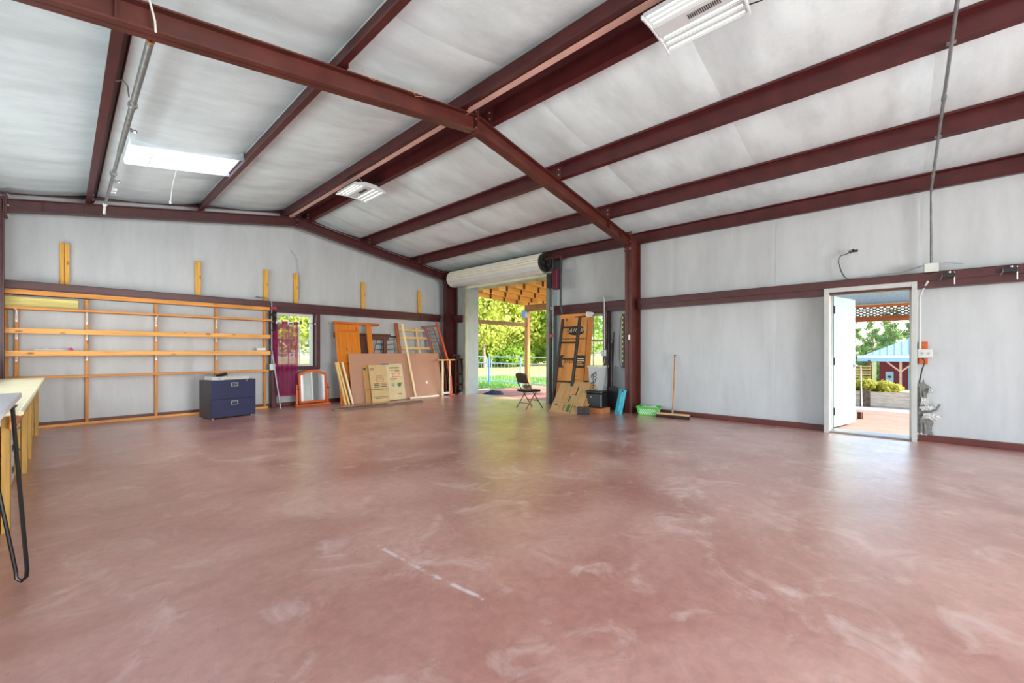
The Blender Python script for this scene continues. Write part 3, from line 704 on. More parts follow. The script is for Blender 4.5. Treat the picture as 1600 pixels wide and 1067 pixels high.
curtain_mesh(.25, .30, 2).xf(Matrix.Translation((0, -.003, 0))).build('hem', MATS['magenta_tape'], t, smooth=True)
for x in (-.14, .10):
    MB().cbox(x-.06, x+.06, -.03, -.024, 1.845, 1.90, .003).build('grommet_plate', M_WHITE, t)
    MB().cbox(x-.04, x+.04, -.034, -.029, 1.85, 1.875, .003).build('grommet_hole', M_DARK, t)

# ------------------------------------------------------------------ dresser mirror
MOR = wood('reddish_orange_wood', (206, 98, 44), 'x', .2, .35, False); MORz = wood('reddish_orange_wood', (206, 98, 44), 'z', .2, .35, False)
t = thing('dresser_mirror', 'arched orange wooden dresser mirror standing on the floor under the far window', 'mirror', (3.89, 9.80, 0), .02)
MB().cbox(-.39, .39, -.06, .06, 0, .05, .01).build('base', MOR, t)
for x in (-.345, .345):
    mb = MB().lathe([(.026, .05), (.032, .08), (.022, .12), (.030, .22), (.020, .30), (.028, .40), (.016, .44), (.024, .47), (.006, .50)], 12, Matrix.Translation((x, .02, 0))); mb.build('post', MORz, t, smooth=True)
    MB().lathe([(.018, -.02), (.022, 0), (.018, .02)], 10, Matrix.Translation((x*.97, -.02, .40)) @ Matrix.Rotation(PI/2, 4, 'X')).build('knob', M_DARK, t)
Rm = Matrix.Translation((0, 0, .07)) @ Matrix.Rotation(-.06, 4, 'X')
fr = thing('mirror_frame', None, None); fr.parent = t; fr.matrix_local = Rm
arcp = [(-.31+.62*i/16, .66+.095*math.sin(PI*i/16)) for i in range(17)]
inn = [(-.265+.53*i/16, .62+.075*math.sin(PI*i/16)) for i in range(17)]
mb = MB(); mb.prism([(-.31, 0), (-.265, 0), (-.265, .62), (-.31, .66)], 'y', -.018, .018); mb.build('frame_side', MORz, fr)
mb = MB(); mb.prism([(.31, 0), (.265, 0), (.265, .62), (.31, .66)], 'y', -.018, .018); mb.build('frame_side', MORz, fr)
MB().box(-.31, .31, -.018, .018, -.0, .05).build('frame_bottom', MOR, fr)
mb = MB()
for i in range(16): mb.prism([inn[i], inn[i+1], arcp[i+1], arcp[i]], 'y', -.018, .018)
mb.build('frame_arch', MOR, fr)
mb = MB(); mb.prism([(-.268, .04), (.268, .04)] + [(p[0]*1.01, p[1]+.004) for p in reversed(inn)], 'y', -.002, .006)
m, nt, b = base('mirror_silver'); b.inputs['Metallic'].default_value = 1; b.inputs['Roughness'].default_value = .03; b.inputs['Base Color'].default_value = (.88, .9, .92, 1)
mb.build('glass', m, fr)

# ------------------------------------------------------------------ things leaning on the far wall
MHO = wood('honey_orange_wood', (214, 122, 26), 'z', .18, .4); MHOx = wood('honey_orange_wood', (206, 104, 34), 'x', .18, .4)
M_ = lean((4.37, 9.54, 0), (1, 0, 0), (4.37, 9.90, 1.94)); H = 1.985
t = thing('bed_headboard', 'honey orange wooden headboard leaning on the far wall behind the brown pegboard', 'headboard', M=M_)
MB().cbox(.10, .66, -.012, .012, .05, H-.05, .004).build('panel', MHO, t)
for z in (.94, 1.75): MB().cbox(.10, .66, -.020, -.010, z, z+.035, .004).build('rail', MHOx, t)
MB().cbox(.05, .115, -.02, .015, 0, H-.04, .004).build('stile', MHO, t)
MB().cbox(.86, .99, -.02, .015, 0, H-.04, .004).build('stile', MHO, t)
MB().cbox(.0, 1.22, -.05, .025, H-.05, H, .006).build('cap', MHOx, t)
MB().cbox(.03, .16, -.03, .0, 0, .06, .006).build('foot', MHOx, t)

MDB = wood('dark_reddish_brown_wood', (96, 54, 42), 'x', .25, .4, False); MDBz = wood('dark_reddish_brown_wood', (96, 54, 42), 'z', .25, .4, False)
t = thing('side_table', 'dark reddish brown wooden table half hidden behind the headboard and pegboard', 'table', (5.36, 10.06, 0))
MB().cbox(-.82, .62, -.10, .10, 1.66, 1.70, .006).build('top', MDB, t)
MB().cbox(-.25, .58, -.075, -.055, 1.55, 1.66, .004).build('apron', MDB, t)
MB().cbox(-.86, -.72, -.07, .07, 1.58, 1.72, .01).build('end_block', MDB, t)
MB().cbox(-.30, .05, -.06, -.04, .9, 1.55, .004).build('side_panel', MDBz, t)
for x in (.40, .50): pass
MB().cbox(.44, .53, -.07, .0, 0, 1.66, .006).build('leg', MDBz, t)
MB().cbox(-.72, -.64, -.07, .0, 0, 1.60, .006).build('leg', MDBz, t)
t = thing('metal_rack', 'black wire rack standing behind the pegboard next to the brown table', 'rack', (5.84, 10.06, 0))
for p in ([(-.30, 0, 0), (-.30, 0, 1.20), (-.22, 0, 1.52), (-.20, 0, 1.66)], [(-.08, 0, 0), (-.10, 0, 1.3), (-.02, 0, 1.5), (-.02, 0, 1.64)], [(.30, 0, 0), (.30, 0, 1.64)]): MB().tube(p, .009, 6).build('rod', M_BLACK, t, smooth=True)
for z, a, b in ((1.30, -.3, .3), (1.44, -.24, .3), (1.56, -.22, .3)): MB().tube([(a, -.01, z), ((a+b)/2, -.03, z-.02), (b, -.01, z)], .008, 6).build('crossbar', M_BLACK, t, smooth=True)
MB().tube([(.02, 0, 1.64), (.56, -.02, 1.64)], .016, 8).build('top_bar', M_BLACK, t)

MPK = mat('natural_slat_wood', (226, 190, 130), .55, .12, 5, stretch=(1, 6, 6))
M_ = lean((6.18, 9.60, 0), (1, 0, 0), (6.18, 10.10, 2.02)); H = 2.08
t = thing('slatted_bed_side', 'pale wooden slatted bed frame with brown post leaning on the far wall', 'bed part', M=M_)
MB().cbox(0, .085, -.03, .03, 0, H, .008).build('post', wood('mid_brown_wood', (176, 98, 44), 'z', .2, .45, False), t)
for z in (1.86, 1.63, 1.33, 1.10, .84, .60, .36): MB().cbox(.085, 1.16, -.012, .012, z, z+.072, .004).build('slat', MPK, t)
MB().cbox(.66, .72, .012, .03, .3, 1.98, .004).build('centre_rail', MPK, t)
MB().cbox(1.14, 1.20, -.03, .02, 0, 1.62, .006).build('post', MPK, t)

# wire crib side in orange and mauve
MRO = wood('red_orange_paint', (206, 84, 42), 'z', .12, .4, False); MMV = mat('mauve_board', (146, 102, 108), .6, .12, 6)
p0 = Vector((7.52, 9.30, 0))
t = thing('crib_spring_panel', 'tall crib end with curved red-orange post and wire grid by the corner column', 'crib part', tuple(p0))
post = [(.0, 0, 0), (-.01, .03, .5), (-.06, .11, 1.0), (-.14, .22, 1.5), (-.26, .36, 2.05)]
def P_(v, k): # offset from the post line to the left
    z = v; a = None
    for q, r in zip(post[:-1], post[1:]):
        if q[2] <= z <= r[2]: f_ = (z-q[2])/(r[2]-q[2]); a = Vector(q).lerp(Vector(r), f_); break
    return a + Vector((-.35*k, .90*k, 0))
mb = MB()
for q, r in zip(post[:-1], post[1:]): mb.beam(q, r, .05, .045, (0, -1, 0))
mb.build('curved_post', MRO, t)
mb = MB(); zs = [0, .5, 1.0, 1.5, 1.92]
for a, b in zip(zs[:-1], zs[1:]): mb.beam(P_(a, .46), P_(b, .46), .11, .02, (-.93, -.35, 0))
mb.build('mauve_board', MMV, t)
MB().beam(P_(1.97, 0), P_(1.94, .55), .02, .06, (0, -.2, 1)).build('top_rail', MMV, t)
mb = MB()
for a, b in zip(zs[:-1], zs[1:]): mb.beam(P_(a, .16), P_(b, .17), .022, .02, (-.93, -.35, 0))
mb.build('inner_bar', wood('inner_bar_brown', (150, 66, 48), 'z', .2, .5, False), t)
for k in range(17):
    z = .12+k*.108; MB().tube([P_(z, .01), P_(z-.02, .44)], .0045, 5).build('wire', mat('dull_wire', (92, 92, 96), .4, .1, 10, metal=.6), t)
for k in (.08, .25, .34):
    MB().tube([P_(z_, k) for z_ in (.06, .5, 1.0, 1.5, 1.9)], .0045, 5).build('wire', MATS['dull_wire'], t)
MB().cbox(-.10, .10, -.05, .05, -.0, .03, .006).build('foot', MRO, t)

t = thing('cream_wood_frame', 'cream painted wooden frame standing between the pegboard and the crib end', 'frame piece', (7.20, 9.33, 0))
MB().cbox(.0, .06, -.015, .015, 0, .98, .004).build('upright', mat('cream_paint', (238, 222, 176), .5, .06, 6), t)
MB().cbox(-.14, .47, -.02, .02, .98, 1.02, .004).build('top_rail', wood('tan_rail', (224, 160, 100), 'x', .15, .5, False), t)
MB().cbox(.06, .29, -.015, .015, .04, .10, .004).build('bottom_rail', M_WHITE, t)
MB().cbox(.27, .30, -.015, .015, 0, .98, .004).build('upright', MATS['cream_paint'], t)

t = thing('wooden_stool', 'dark brown wooden stool in the corner behind the crib end', 'stool', (7.86, 9.50, 0))
for (x, y, dx, dy) in ((-.10, -.10, -.04, -.03), (.12, -.10, .05, -.03), (-.10, .10, -.04, .03), (.12, .10, .05, .03)):
    MB().beam((x+dx, y+dy, 0), (x, y, 1.0), .045, .045, (0, 1, 0)).build('leg', MDBz, t)
MB().cbox(-.15, .18, -.13, .13, .99, 1.03, .008).build('seat', MDB, t)
for z in (.25, .55): MB().cbox(-.12, .15, -.13, -.10, z, z+.05, .004).build('stretcher', MDB, t)
MB().beam((-.12, .0, 1.15), (.12, 0, 1.10), .03, .05).build('back_rail', MDB, t)
for x in (-.10, .10): MB().beam((x, 0, 1.03), (x, 0, 1.12), .02, .02, (0, 1, 0)).build('back_post', MDBz, t)
rag('rag_heap', 'small heap of grey and red rags on the floor by the corner stool', 'rags', (7.80, 9.18, .0), .20, .16, .12, mat('rag_cloth', (120, 84, 80), .9, .4, 14, col2=(180, 180, 184)), 21)

for i, (x, lb) in enumerate(((6.95, 'thin wire hook hanging from the far girt above the slatted bed frame'), (7.35, 'thin wire hook hanging from the far girt above the crib end'))):
    tag(MB().tube([(0, 0, .0), (0, -.02, .02), (.005, -.025, -.03), (.0, -.02, -.14), (-.04, -.025, -.22), (-.08, -.02, -.20)], .005, 6).build('wire_hook', M_DARK, None, smooth=True, loc=(x, 10.0, 2.335)), lb, 'hook', 'wire hooks on the far girt')
# pegboard
def peg_mat():
    m, nt, b = base('brown_pegboard'); N = nt.nodes; L = nt.links
    tc = N.new('ShaderNodeTexCoord'); mp = N.new('ShaderNodeMapping'); mp.inputs['Scale'].default_value = (39.4, 0, 39.4); L.new(tc.outputs['Object'], mp.inputs[0])
    fr_ = N.new('ShaderNodeVectorMath'); fr_.operation = 'FRACTION'; L.new(mp.outputs[0], fr_.inputs[0])
    sb = N.new('ShaderNodeVectorMath'); sb.operation = 'SUBTRACT'; sb.inputs[1].default_value = (.5, 0, .5); L.new(fr_.outputs[0], sb.inputs[0])
    ln = N.new('ShaderNodeVectorMath'); ln.operation = 'LENGTH'; L.new(sb.outputs[0], ln.inputs[0])
    r = N.new('ShaderNodeValToRGB'); L.new(ln.outputs['Value'], r.inputs[0]); e = r.color_ramp.elements
    e[0].position = .15; e[0].color = (*srgb((96, 62, 46)), 1); e[1].position = .2; e[1].color = (*srgb((190, 140, 112)), 1)
    L.new(r.outputs[0], b.inputs['Base Color']); b.inputs['Roughness'].default_value = .5
    return m
M_ = lean((4.64, 9.42, 0), (1, -.004, 0), (4.64, 9.64, 1.18))
t = thing('pegboard_sheet', 'large brown perforated hardboard sheet leaning on its long side at the far wall', 'pegboard', M=M_)
MB().box(0, 2.66, -.004, .004, 0, 1.205).build('sheet', peg_mat(), t)
MB().box(2.13, 2.19, -.0055, -.0042, .36, .43).build('paper_label', M_WHITE, t)
tag(MB().beam((0, 0, 0), (-.20, .36, 1.98), .055, .025, (0, -1, 0)).build('wood_batten', wood('pale_batten', (240, 214, 160), 'z', .1, .5, False), None, loc=(6.37, 9.36, 0)), 'long pale wooden batten leaning across the pegboard', 'batten')
for i, (x, dx, c) in enumerate(((4.45, -.10, (236, 196, 122)), (4.53, -.14, (240, 206, 140)), (4.62, -.12, (246, 228, 190)))):
    lb = ['leftmost of three pale sticks leaning on the headboard', 'middle of three pale sticks leaning on the headboard', 'rightmost and whitest of three pale sticks leaning on the headboard'][i]
    tag(MB().beam((0, 0, 0), (dx, .30, .98), .035, .05, (0, -1, 0)).build('wood_stick', wood('stick%d' % i, c, 'z', .12, .5, False), None, loc=(x, 9.36-.04*i*0, 0)), lb, 'stick', 'pale sticks by the headboard')
tag(MB().cbox(-.46, .46, -.03, .03, 0, .045, .004).build('white_board', mat('cream_board_paint', (240, 228, 200), .5, .06, 6), None, loc=(6.62, 9.33, 0)), 'short cream board lying on the floor along the foot of the pegboard', 'board')
WG = wood('weathered_grey_wood', (134, 104, 86), 'x', .3, .8, False)
ob = MB().cbox(-1.08, 1.10, -.065, .065, 0, .038, .006).build('floor_plank', WG, None, loc=(4.86, 8.52, 0)); ob.rotation_euler[2] = -.004
tag(ob, 'old weathered plank lying on the floor in front of the cardboard', 'plank')
ob = MB().cbox(-.55, .60, -.05, .05, 0, .03, .005).build('floor_plank', WG, None, loc=(4.55, 8.72, 0)); ob.rotation_euler[2] = .03
tag(ob, 'shorter grey plank lying on the floor behind the long weathered plank', 'plank')

CARD = mat('kraft_cardboard', (206, 172, 122), .8, .08, 5); CARD2 = mat('orange_brown_cardboard', (192, 142, 84), .8, .1, 5)
INKG = mat('green_ink', (70, 112, 70), .7, .1); INKO = mat('orange_ink', (222, 132, 66), .7, .1); INKD = mat('dark_green_ink', (74, 80, 60), .7, .1); INKK = mat('black_ink', (34, 30, 28), .7, .1)
def mark(parent, x0, x1, z0, z1, m, y=-.0045, name='print_mark'): return MB().box(x0, x1, y-.0006, y, z0, z1).build(name, m, parent)
M_ = lean((5.08, 9.28, 0), (1, -.02, 0), (5.00, 9.52, .95))
t = thing('cardboard_box_flat', 'flattened light cardboard moving box with green print leaning on the pegboard', 'cardboard', M=M_)
MB().box(.0, .46, -.004, .004, 0, .93).build('face', CARD, t); MB().box(.465, .93, -.004, .004, .02, .95).build('face', mat('pale_cardboard', (214, 190, 146), .8, .08, 5), t)
MB().box(.46, .465, -.003, .003, .01, .94).build('fold', CARD2, t)
MB().box(.36, .56, -.007, -.0045, .93, .957).build('tape', mat('blue_tape', (60, 66, 150), .5), t)
mark(t, .02, .13, .83, .845, INKD); mark(t, .02, .13, .80, .815, INKD)
mark(t, .02, .46, .305, .322, INKG); mark(t, .05, .44, .12, .13, INKD); mark(t, .10, .42, .085, .10, INKD); mark(t, .17, .33, .64, .65, INKD)
for z in (.44, .40, .36): mark(t, .09, .24, z, z+.022, INKD); mark(t, .27, .42, z+.01, z+.03, INKD)
text('U-HAUL', .07, INKO, t, at(.26, -.0046, .555, FACE), bold=.001)
for r in ((.16, .36, .595, .603), (.16, .36, .507, .515), (.16, .168, .507, .603), (.352, .36, .507, .603)): mark(t, *r, INKD)
mark(t, .55, .83, .83, .855, INKD); mark(t, .56, .68, .775, .785, INKD); mark(t, .70, .83, .735, .80, mat('olive_ink', (160, 150, 90), .7), -.0044)
MB().box(.59, .85, -.0055, -.0044, .60, .70).build('print_mark', INKO, t); text('U-HAUL', .095, M_WHITE, t, at(.72, -.0058, .652, FACE), bold=.002)
mark(t, .53, .74, .545, .565, INKD); mark(t, .55, .66, .50, .51, INKD); mark(t, .56, .65, .36, .44, mat('grey_ink', (150, 156, 140), .7))
MB().lathe([(.055, 0), (.055, .001)], 20, at(.78, -.0045, .40, Matrix.Rotation(PI/2, 4, 'X'))).build('print_mark', INKG, t)
mark(t, .78, .87, .42, .45, INKG, -.0056); mark(t, .70, .82, .16, .175, INKD)
M_ = lean((4.95, 9.36, 0), (1, -.02, 0), (4.90, 9.58, .93))
t = thing('cardboard_sheet', 'darker folded cardboard sheet showing behind the printed moving box', 'cardboard', M=M_)
MB().box(.0, .75, -.004, .004, 0, .93).build('face', CARD2, t); mark(t, .02, .30, .30, .312, INKK); mark(t, .02, .09, .80, .86, INKD)

# ================================================================== RIGHT WALL
t = thing('folding_chair', 'brown metal folding chair standing open in front of the roll-up door', 'chair', (6.90, 5.88, 0), math.radians(-13))
t.scale = (1, .95, .90)
MCH = mat('bronze_brown_metal', (74, 62, 50), .4, .15, 8, metal=.3)
for s in (-1, 1):
    y = s*.205
    MB().tube([(.24, y, 0), (.22, y, .03), (-.135, y, .58), (-.205, y*1.0, .80)], .0115, 8).build('front_leg', MCH, t, smooth=True)
    MB().tube([(-.20, y*.9, 0), (.02, y*.9, .34), (.10, y*.9, .43)], .011, 8).build('rear_leg', MCH, t, smooth=True)
MB().tube([(-.205, -.205, .80), (-.213, -.18, .83), (-.217, -.10, .85), (-.217, .10, .85), (-.213, .18, .83), (-.205, .205, .80)], .0115, 8).build('top_tube', MCH, t, smooth=True)
mb = MB(); nu, nv = 14, 6
for j in range(nv+1):
    for i in range(nu+1):
        u, v = i/nu*2-1, j/nv; z = .62+.22*v - .035*abs(u)**3*v; x = -.150-.065*v*1.0 - .035*(1-u*u); mb.v.append(Vector((x, u*.20, z)))
k = nu+1; mb.f = [(j*k+i, j*k+i+1, (j+1)*k+i+1, (j+1)*k+i) for j in range(nv) for i in range(nu)]
ob = mb.build('backrest', MCH, t, smooth=True); md = ob.modifiers.new('thick', 'SOLIDIFY'); md.thickness = .012
mb = MB().cbox(-.19, .20, -.20, .20, .42, .455, .014); mb.build('seat_cushion', mat('dark_brown_vinyl', (44, 34, 32), .45, .15, 8), t)
MB().cbox(-.18, .19, -.19, .19, .405, .42, .004).build('seat_pan', MCH, t)
MB().tube([(.115, -.205, .19), (.115, .205, .19)], .009, 6).build('stretcher', MCH, t)
MB().tube([(-.115, -.185, .13), (-.115, .185, .13)], .009, 6).build('stretcher', MCH, t)

# ladder, big printed carton, stack of flattened boxes
MBK = mat('dark_brown_ladder_paint', (52, 44, 38), .5, .2, 8)
M_ = lean((7.20, 5.46, 0), (0, -1, 0), (7.60, 5.64, 2.0))
t = thing('short_ladder', 'dark brown wooden ladder section leaning on the tall orange carton', 'ladder', M=M_)
MB().cbox(-.022, .022, -.03, .03, 0, 2.0, .006).build('rail', MBK, t)
MB().cbox(.42, .475, -.03, .03, .40, 2.02, .006).build('rail', MBK, t)
for z in (.60, 1.10, 1.46, 1.80): MB().cbox(.0, .44, -.015, .015, z-.017, z+.017, .005).build('rung', MBK, t)

MOC = mat('orange_carton', (222, 148, 76), .75, .07, 4)
M_ = lean((7.50, 5.62, 0), (0, -1, 0), (7.74, 5.62, 2.05))
t = thing('tall_carton', 'tall flattened orange-brown carton with black oval logo covering the right window', 'carton', M=M_)
MB().box(0, .72, -.005, .005, 0, 2.09).build('front_face', MOC, t)
mb = MB().prism([(.72, .62), (.885, .62), (.885, 1.95), (.83, 2.02), (.86, 2.06), (.76, 2.09), (.72, 2.02)], 'y', -.004, .004)
mb.xf(Matrix.Translation((.72, 0, 0)) @ Matrix.Rotation(-.25, 4, 'Z') @ Matrix.Translation((-.72, 0, 0))).build('side_flap', mat('orange_carton_side', (212, 134, 64), .75, .07, 4), t)
MB().prism([(.69, 2.03), (.74, 1.98), (.85, 1.99), (.90, 2.07), (.80, 2.10), (.70, 2.11)], 'y', -.05, -.045).build('torn_flap', mat('torn_card_lining', (206, 204, 200), .8, .15, 9), t)
MB().box(.72, .735, -.012, .006, .55, 1.95).build('fold_edge', mat('dark_fold', (120, 72, 36), .8), t)
ov = MB(); ov.prism([(.44+.30*.78*math.cos(a*PI/18), 1.71+.105*math.sin(a*PI/18)) for a in range(36)], 'y', -.0064, -.005); ov.build('oval_logo', INKK, t)
text('LAWSON', .15, mat('cream_ink', (236, 214, 176), .7), t, at(.44, -.0068, 1.715, FACE), sx=.72, shear=.25)
text("America's Roofing Stores Inc", .062, INKK, t, at(.42, -.0056, 1.53, FACE), sx=.92, bold=.001)
mark(t, .38, .68, 2.005, 2.03, INKK, -.005); mark(t, .38, .58, 1.965, 1.973, INKO, -.005)
mark(t, .155, .18, 1.93, 2.0, INKK, -.005)
for a, b in ((-.0, .17), (.445, .72)): mark(t, a, b, .885, 1.16, mat('charcoal_ink', (58, 52, 44), .7), -.005)
mb = MB(); mb.prism([(.31+.20*math.cos(a*PI/12), 1.025+.19*math.sin(a*PI/12)) for a in range(24)], 'y', -.0066, -.0056); mb.build('print_mark', MOC, t)
text('Simplify', .13, INKK, t, at(.33, -.0072, 1.03, FACE), sx=.8, shear=.3)
for z, w in ((1.09, .20), (1.045, .21), (1.0, .16), (.955, .2)): mark(t, .49, .49+w, z-.012, z+.010, MATS['cream_ink'] if z > 1.04 else MOC, -.0066)
mark(t, .56, .60, 1.20, 1.40, mat('brown_ink', (196, 122, 60), .7), -.005); mark(t, .585, .645, 1.205, 1.235, MATS['brown_ink'], -.005)
for r in ((.13, .40, .86, .866), (.13, .136, .5, .866), (.48, .56, .70, .71), (.48, .60, .62, .63), (.13, .4, .44, .446)): mark(t, *r, mat('dark_brown_ink', (140, 88, 48), .7), -.005)

def flat_box(base_, along, top, w, hgt, label, printed, mcol):
    t = thing('flattened_box', label, 'cardboard', M=lean(base_, along, top), group='flattened boxes by the roll-up door')
    MB().cbox(0, w, -.006, .006, 0, hgt, .002).build('face', mcol, t)
    if printed:
        f = lambda *a: mark(t, *a, y=-.0065)
        f(.03, .62, .245, .25, INKD)
        Rv = FACE @ Matrix.Rotation(PI/2, 4, 'Z')
        text('U-HAUL', .085, INKO, t, at(.235, -.0075, .45, Rv), bold=.002)
        for r in ((.18, .186, .31, .60), (.29, .296, .31, .60), (.18, .296, .31, .316), (.18, .296, .594, .60)): f(*r, INKG)
        f(.33, .37, .28, .43, INKG); f(.38, .43, .50, .62, INKO); f(.44, .47, .45, .68, INKD); f(.36, .47, .46, .475, INKG); f(.53, .56, .35, .62, mat('pale_olive_ink', (168, 140, 88), .7))
        f(.06, .13, .17, .21, INKG); f(.27, .33, .05, .20, mat('pale_brown_ink', (150, 112, 72), .7)); f(.36, .44, .03, .21, INKG); f(.47, .485, .0, .24, INKD); f(.52, .55, .16, .2, INKD); f(.19, .195, .03, .2, INKD)
    return t
KC = mat('mid_brown_cardboard', (188, 146, 96), .8, .08, 5)
b0 = Vector((6.80, 5.24, 0)); al = Vector((.07, -.69, 0)); tp = b0 + Vector((.52, .05, .58))
flat_box(tuple(b0), tuple(al), tuple(tp), .70, .80, 'front flattened brown moving box with green print leaning under the ladder', True, KC)
for i, lb in enumerate(['second flattened box in the leaning stack, just behind the printed one', 'third flattened box in the leaning stack', 'rearmost flattened box in the leaning stack beside the black case']):
    o_ = Vector((.05*(i+1), -.012*(i+1), 0)); flat_box(tuple(b0+o_), tuple(al), tuple(tp+o_), .70+.004*i, .78-.02*i, lb, False, [CARD2, KC, CARD2][i])

# black floor fan / tools / utility tub by the post
t = thing('utility_sink', 'white plastic utility tub standing under the right window', 'tub', (7.66, 4.60, 0)); t.scale = (1, .5, 1)
mb = MB(); rim = [(-.20, -.26), (.20, -.26), (.20, .26), (-.20, .26)]
mb.cbox(-.22, .22, -.28, .28, .90, .94, .015); mb.build('rim', mat('aged_white_plastic', (218, 216, 196), .5, .06, 6), t)
mb = MB(); mb.add([(x*.95, y*.95, .90) for x, y in rim]+[(x*.8, y*.8, .42) for x, y in rim], [(0,1,5,4),(1,2,6,5),(2,3,7,6),(3,0,4,7),(4,5,6,7)]); mb.build('basin', mat('tub_grey_white', (190, 192, 190), .5, .06, 6), t)
for x in (-.15, .15):
    for y in (-.2, .2): MB().cbox(x-.02, x+.02, y-.02, y+.02, 0, .44, .004).build('leg', M_WHITE, t)
t = thing('tool_case', 'black plastic tool case on the floor behind the flattened boxes', 'case', (7.33, 4.44, 0), .1)
MB().cbox(-.14, .14, -.17, .17, .115, .40, .02).build('body', M_BLACK, t); MB().cbox(-.15, .15, -.18, .18, .40, .45, .015).build('lid', mat('black_plastic_lid', (36, 36, 38), .35, .1), t)
MB().lathe([(.012, 0), (.012, .006)], 10, Matrix.Translation((-.145, .05, .33)) @ Matrix.Rotation(-PI/2, 4, 'Y')).build('latch', M_BOLT, t)
tag(MB().cbox(-.17, .17, -.21, .21, 0, .11, .006).build('low_carton', mat('plain_brown_carton', (176, 112, 62), .8, .12, 6), None, loc=(7.33, 4.44, 0)), 'low brown carton under the black tool case', 'carton')
t = thing('iron_ornament', 'black twisted iron ornament standing on the black tool case', 'ornament', (7.28, 4.47, .45)); t.scale = (.48,)*3
for pts in ([(0,0,0),(0,.02,.2),(.02,.05,.45),(0,.04,.72)], [(0,.04,.66),(.0,-.04,.74),(0,-.10,.70),(0,-.12,.62)], [(0,.04,.55),(0,-.06,.60),(0,-.12,.52),(0,-.07,.45)], [(0,.05,.62),(0,.10,.68),(0,.13,.63),(0,.12,.5)], [(0,-.02,.48),(0,-.10,.40),(0,-.04,.34),(0,.05,.38)], [(0,.03,.3),(0,.1,.34),(0,.14,.28)], [(0,-.04,.7),(0,-.08,.80),(0,-.12,.79)]):
    MB().tube(pts, .017, 7).build('curl', M_BLACK, t, smooth=True)
MB().lathe([(.10, 0), (.10, .012), (.02, .03)], 16).build('base', M_BLACK, t)
for k in range(6): MB().lathe([(.02, -.012), (.026, 0), (.02, .012)], 10, Matrix.Translation((0, .04, .10+.1*k))).build('knuckle', M_BLACK, t)
for dy, lb in ((-.07, 'nearer black boot lying beside the flattened boxes'), (.07, 'farther black boot lying beside the flattened boxes')):
    t = thing('black_boot', lb, 'boot', (7.02-dy*.56, 4.56+dy*.82, 0), .6, group='pair of black boots')
    prof_ = [(-.14, .02), (.15, .02), (.16, .05), (.10, .08), (.0, .10), (-.04, .15), (-.14, .15)]
    MB().prism(prof_, 'y', -.045, .045).build('upper', M_BLACK, t)
    MB().cbox(-.145, .165, -.05, .05, 0, .02, .005).build('sole', M_BLACK, t)
tag(MB().tube([(7.88, 4.55, 1.15), (7.85, 4.60, .9), (7.70, 4.62, .62), (7.45, 4.56, .5), (7.30, 4.52, .20), (7.22, 4.60, .02), (7.05, 4.62, .008), (6.95, 4.70, .008)], .007, 7).build('extension_lead', mat('cream_cable', (226, 222, 206), .5), None, smooth=True), 'cream electric lead hanging from the outlet box to the floor', 'cable')
# conduit with outlet on the window post
t = thing('conduit', 'pale conduit with outlet box running down the post right of the carton', 'conduit', (7.86, 4.57, 0))
MB().tube([(.1, .27, 2.31), (.08, .25, 2.40), (.03, .12, 2.43), (0, .03, 2.42), (0, 0, 2.32), (0, 0, 1.28)], .012, 8).build('pipe', mat('pale_grey_pipe', (196, 196, 190), .4, .05, 6), t, smooth=True)
bx_ = MB().cbox(-.04, .02, -.055, .055, 1.14, 1.27, .008).build('outlet_box', MATS['grey_box'], t)
for z in (1.18, 1.23): MB().lathe([(.012, 0), (.012, .004)], 10, Matrix.Translation((-.041, 0, z)) @ Matrix.Rotation(-PI/2, 4, 'Y')).build('socket', M_DARK, bx_)
# shovel and rods by the column
t = thing('flat_shovel', 'long black-handled shovel leaning in the corner left of the brown column', 'shovel', (7.62, 4.22, 0))
MB().tube([(.0, .02, .50), (.20, .14, 1.42)], .015, 8).build('shaft', M_BLACK, t, smooth=True)
MB().cbox(.16, .24, .125, .155, 1.40, 1.50, .012).build('grip', M_BLACK, t)
mb = MB().prism([(-.115, .05), (.115, .03), (.11, .50), (.03, .54), (-.03, .54), (-.11, .50)], 'x', -.006, .006); mb.build('blade', mat('dark_blade', (44, 44, 46), .4, .2, 10, metal=.5), t)
for i, (dx, dy, lb) in enumerate(((.0, .17, 'thin black rod leaning beside the window post, left of the shovel'), (.04, .06, 'thin black rod leaning just behind the shovel'))):
    tag(MB().tube([(0, 0, 0), (.20, .05, 1.95-.3*i)], .011, 7).build('metal_rod', M_BLACK, None, smooth=True, loc=(7.70+dx*.2, 4.26+dy, 0)), lb, 'rod', 'rods by the right window post')
t = thing('slim_box', 'slim turquoise cardboard box leaning against the brown column', 'box', M=lean((7.47, 4.12, 0), (-.10, -.30, 0), (7.56, 4.02, .42)))
MB().cbox(0, .14, 0, .07, 0, .50, .003).build('body', mat('turquoise_print', (64, 176, 196), .5, .1, 8), t)
MB().box(-.0015, 0, .004, .066, .02, .48).build('side_print', mat('dark_teal_print', (34, 78, 104), .5, .3, 14), t)
MB().box(.09, .12, -.0015, 0, .06, .46).build('stripe', mat('pale_turquoise', (150, 216, 226), .5), t); MB().box(.01, .13, .005, .065, .5, .5012).build('end_label', mat('pale_end', (196, 220, 224), .5), t)
MB().cbox(.09, .12, -.0016, -.0, .44, .48, .0005).build('logo_mark', mat('navy_print', (30, 60, 100), .5), t)
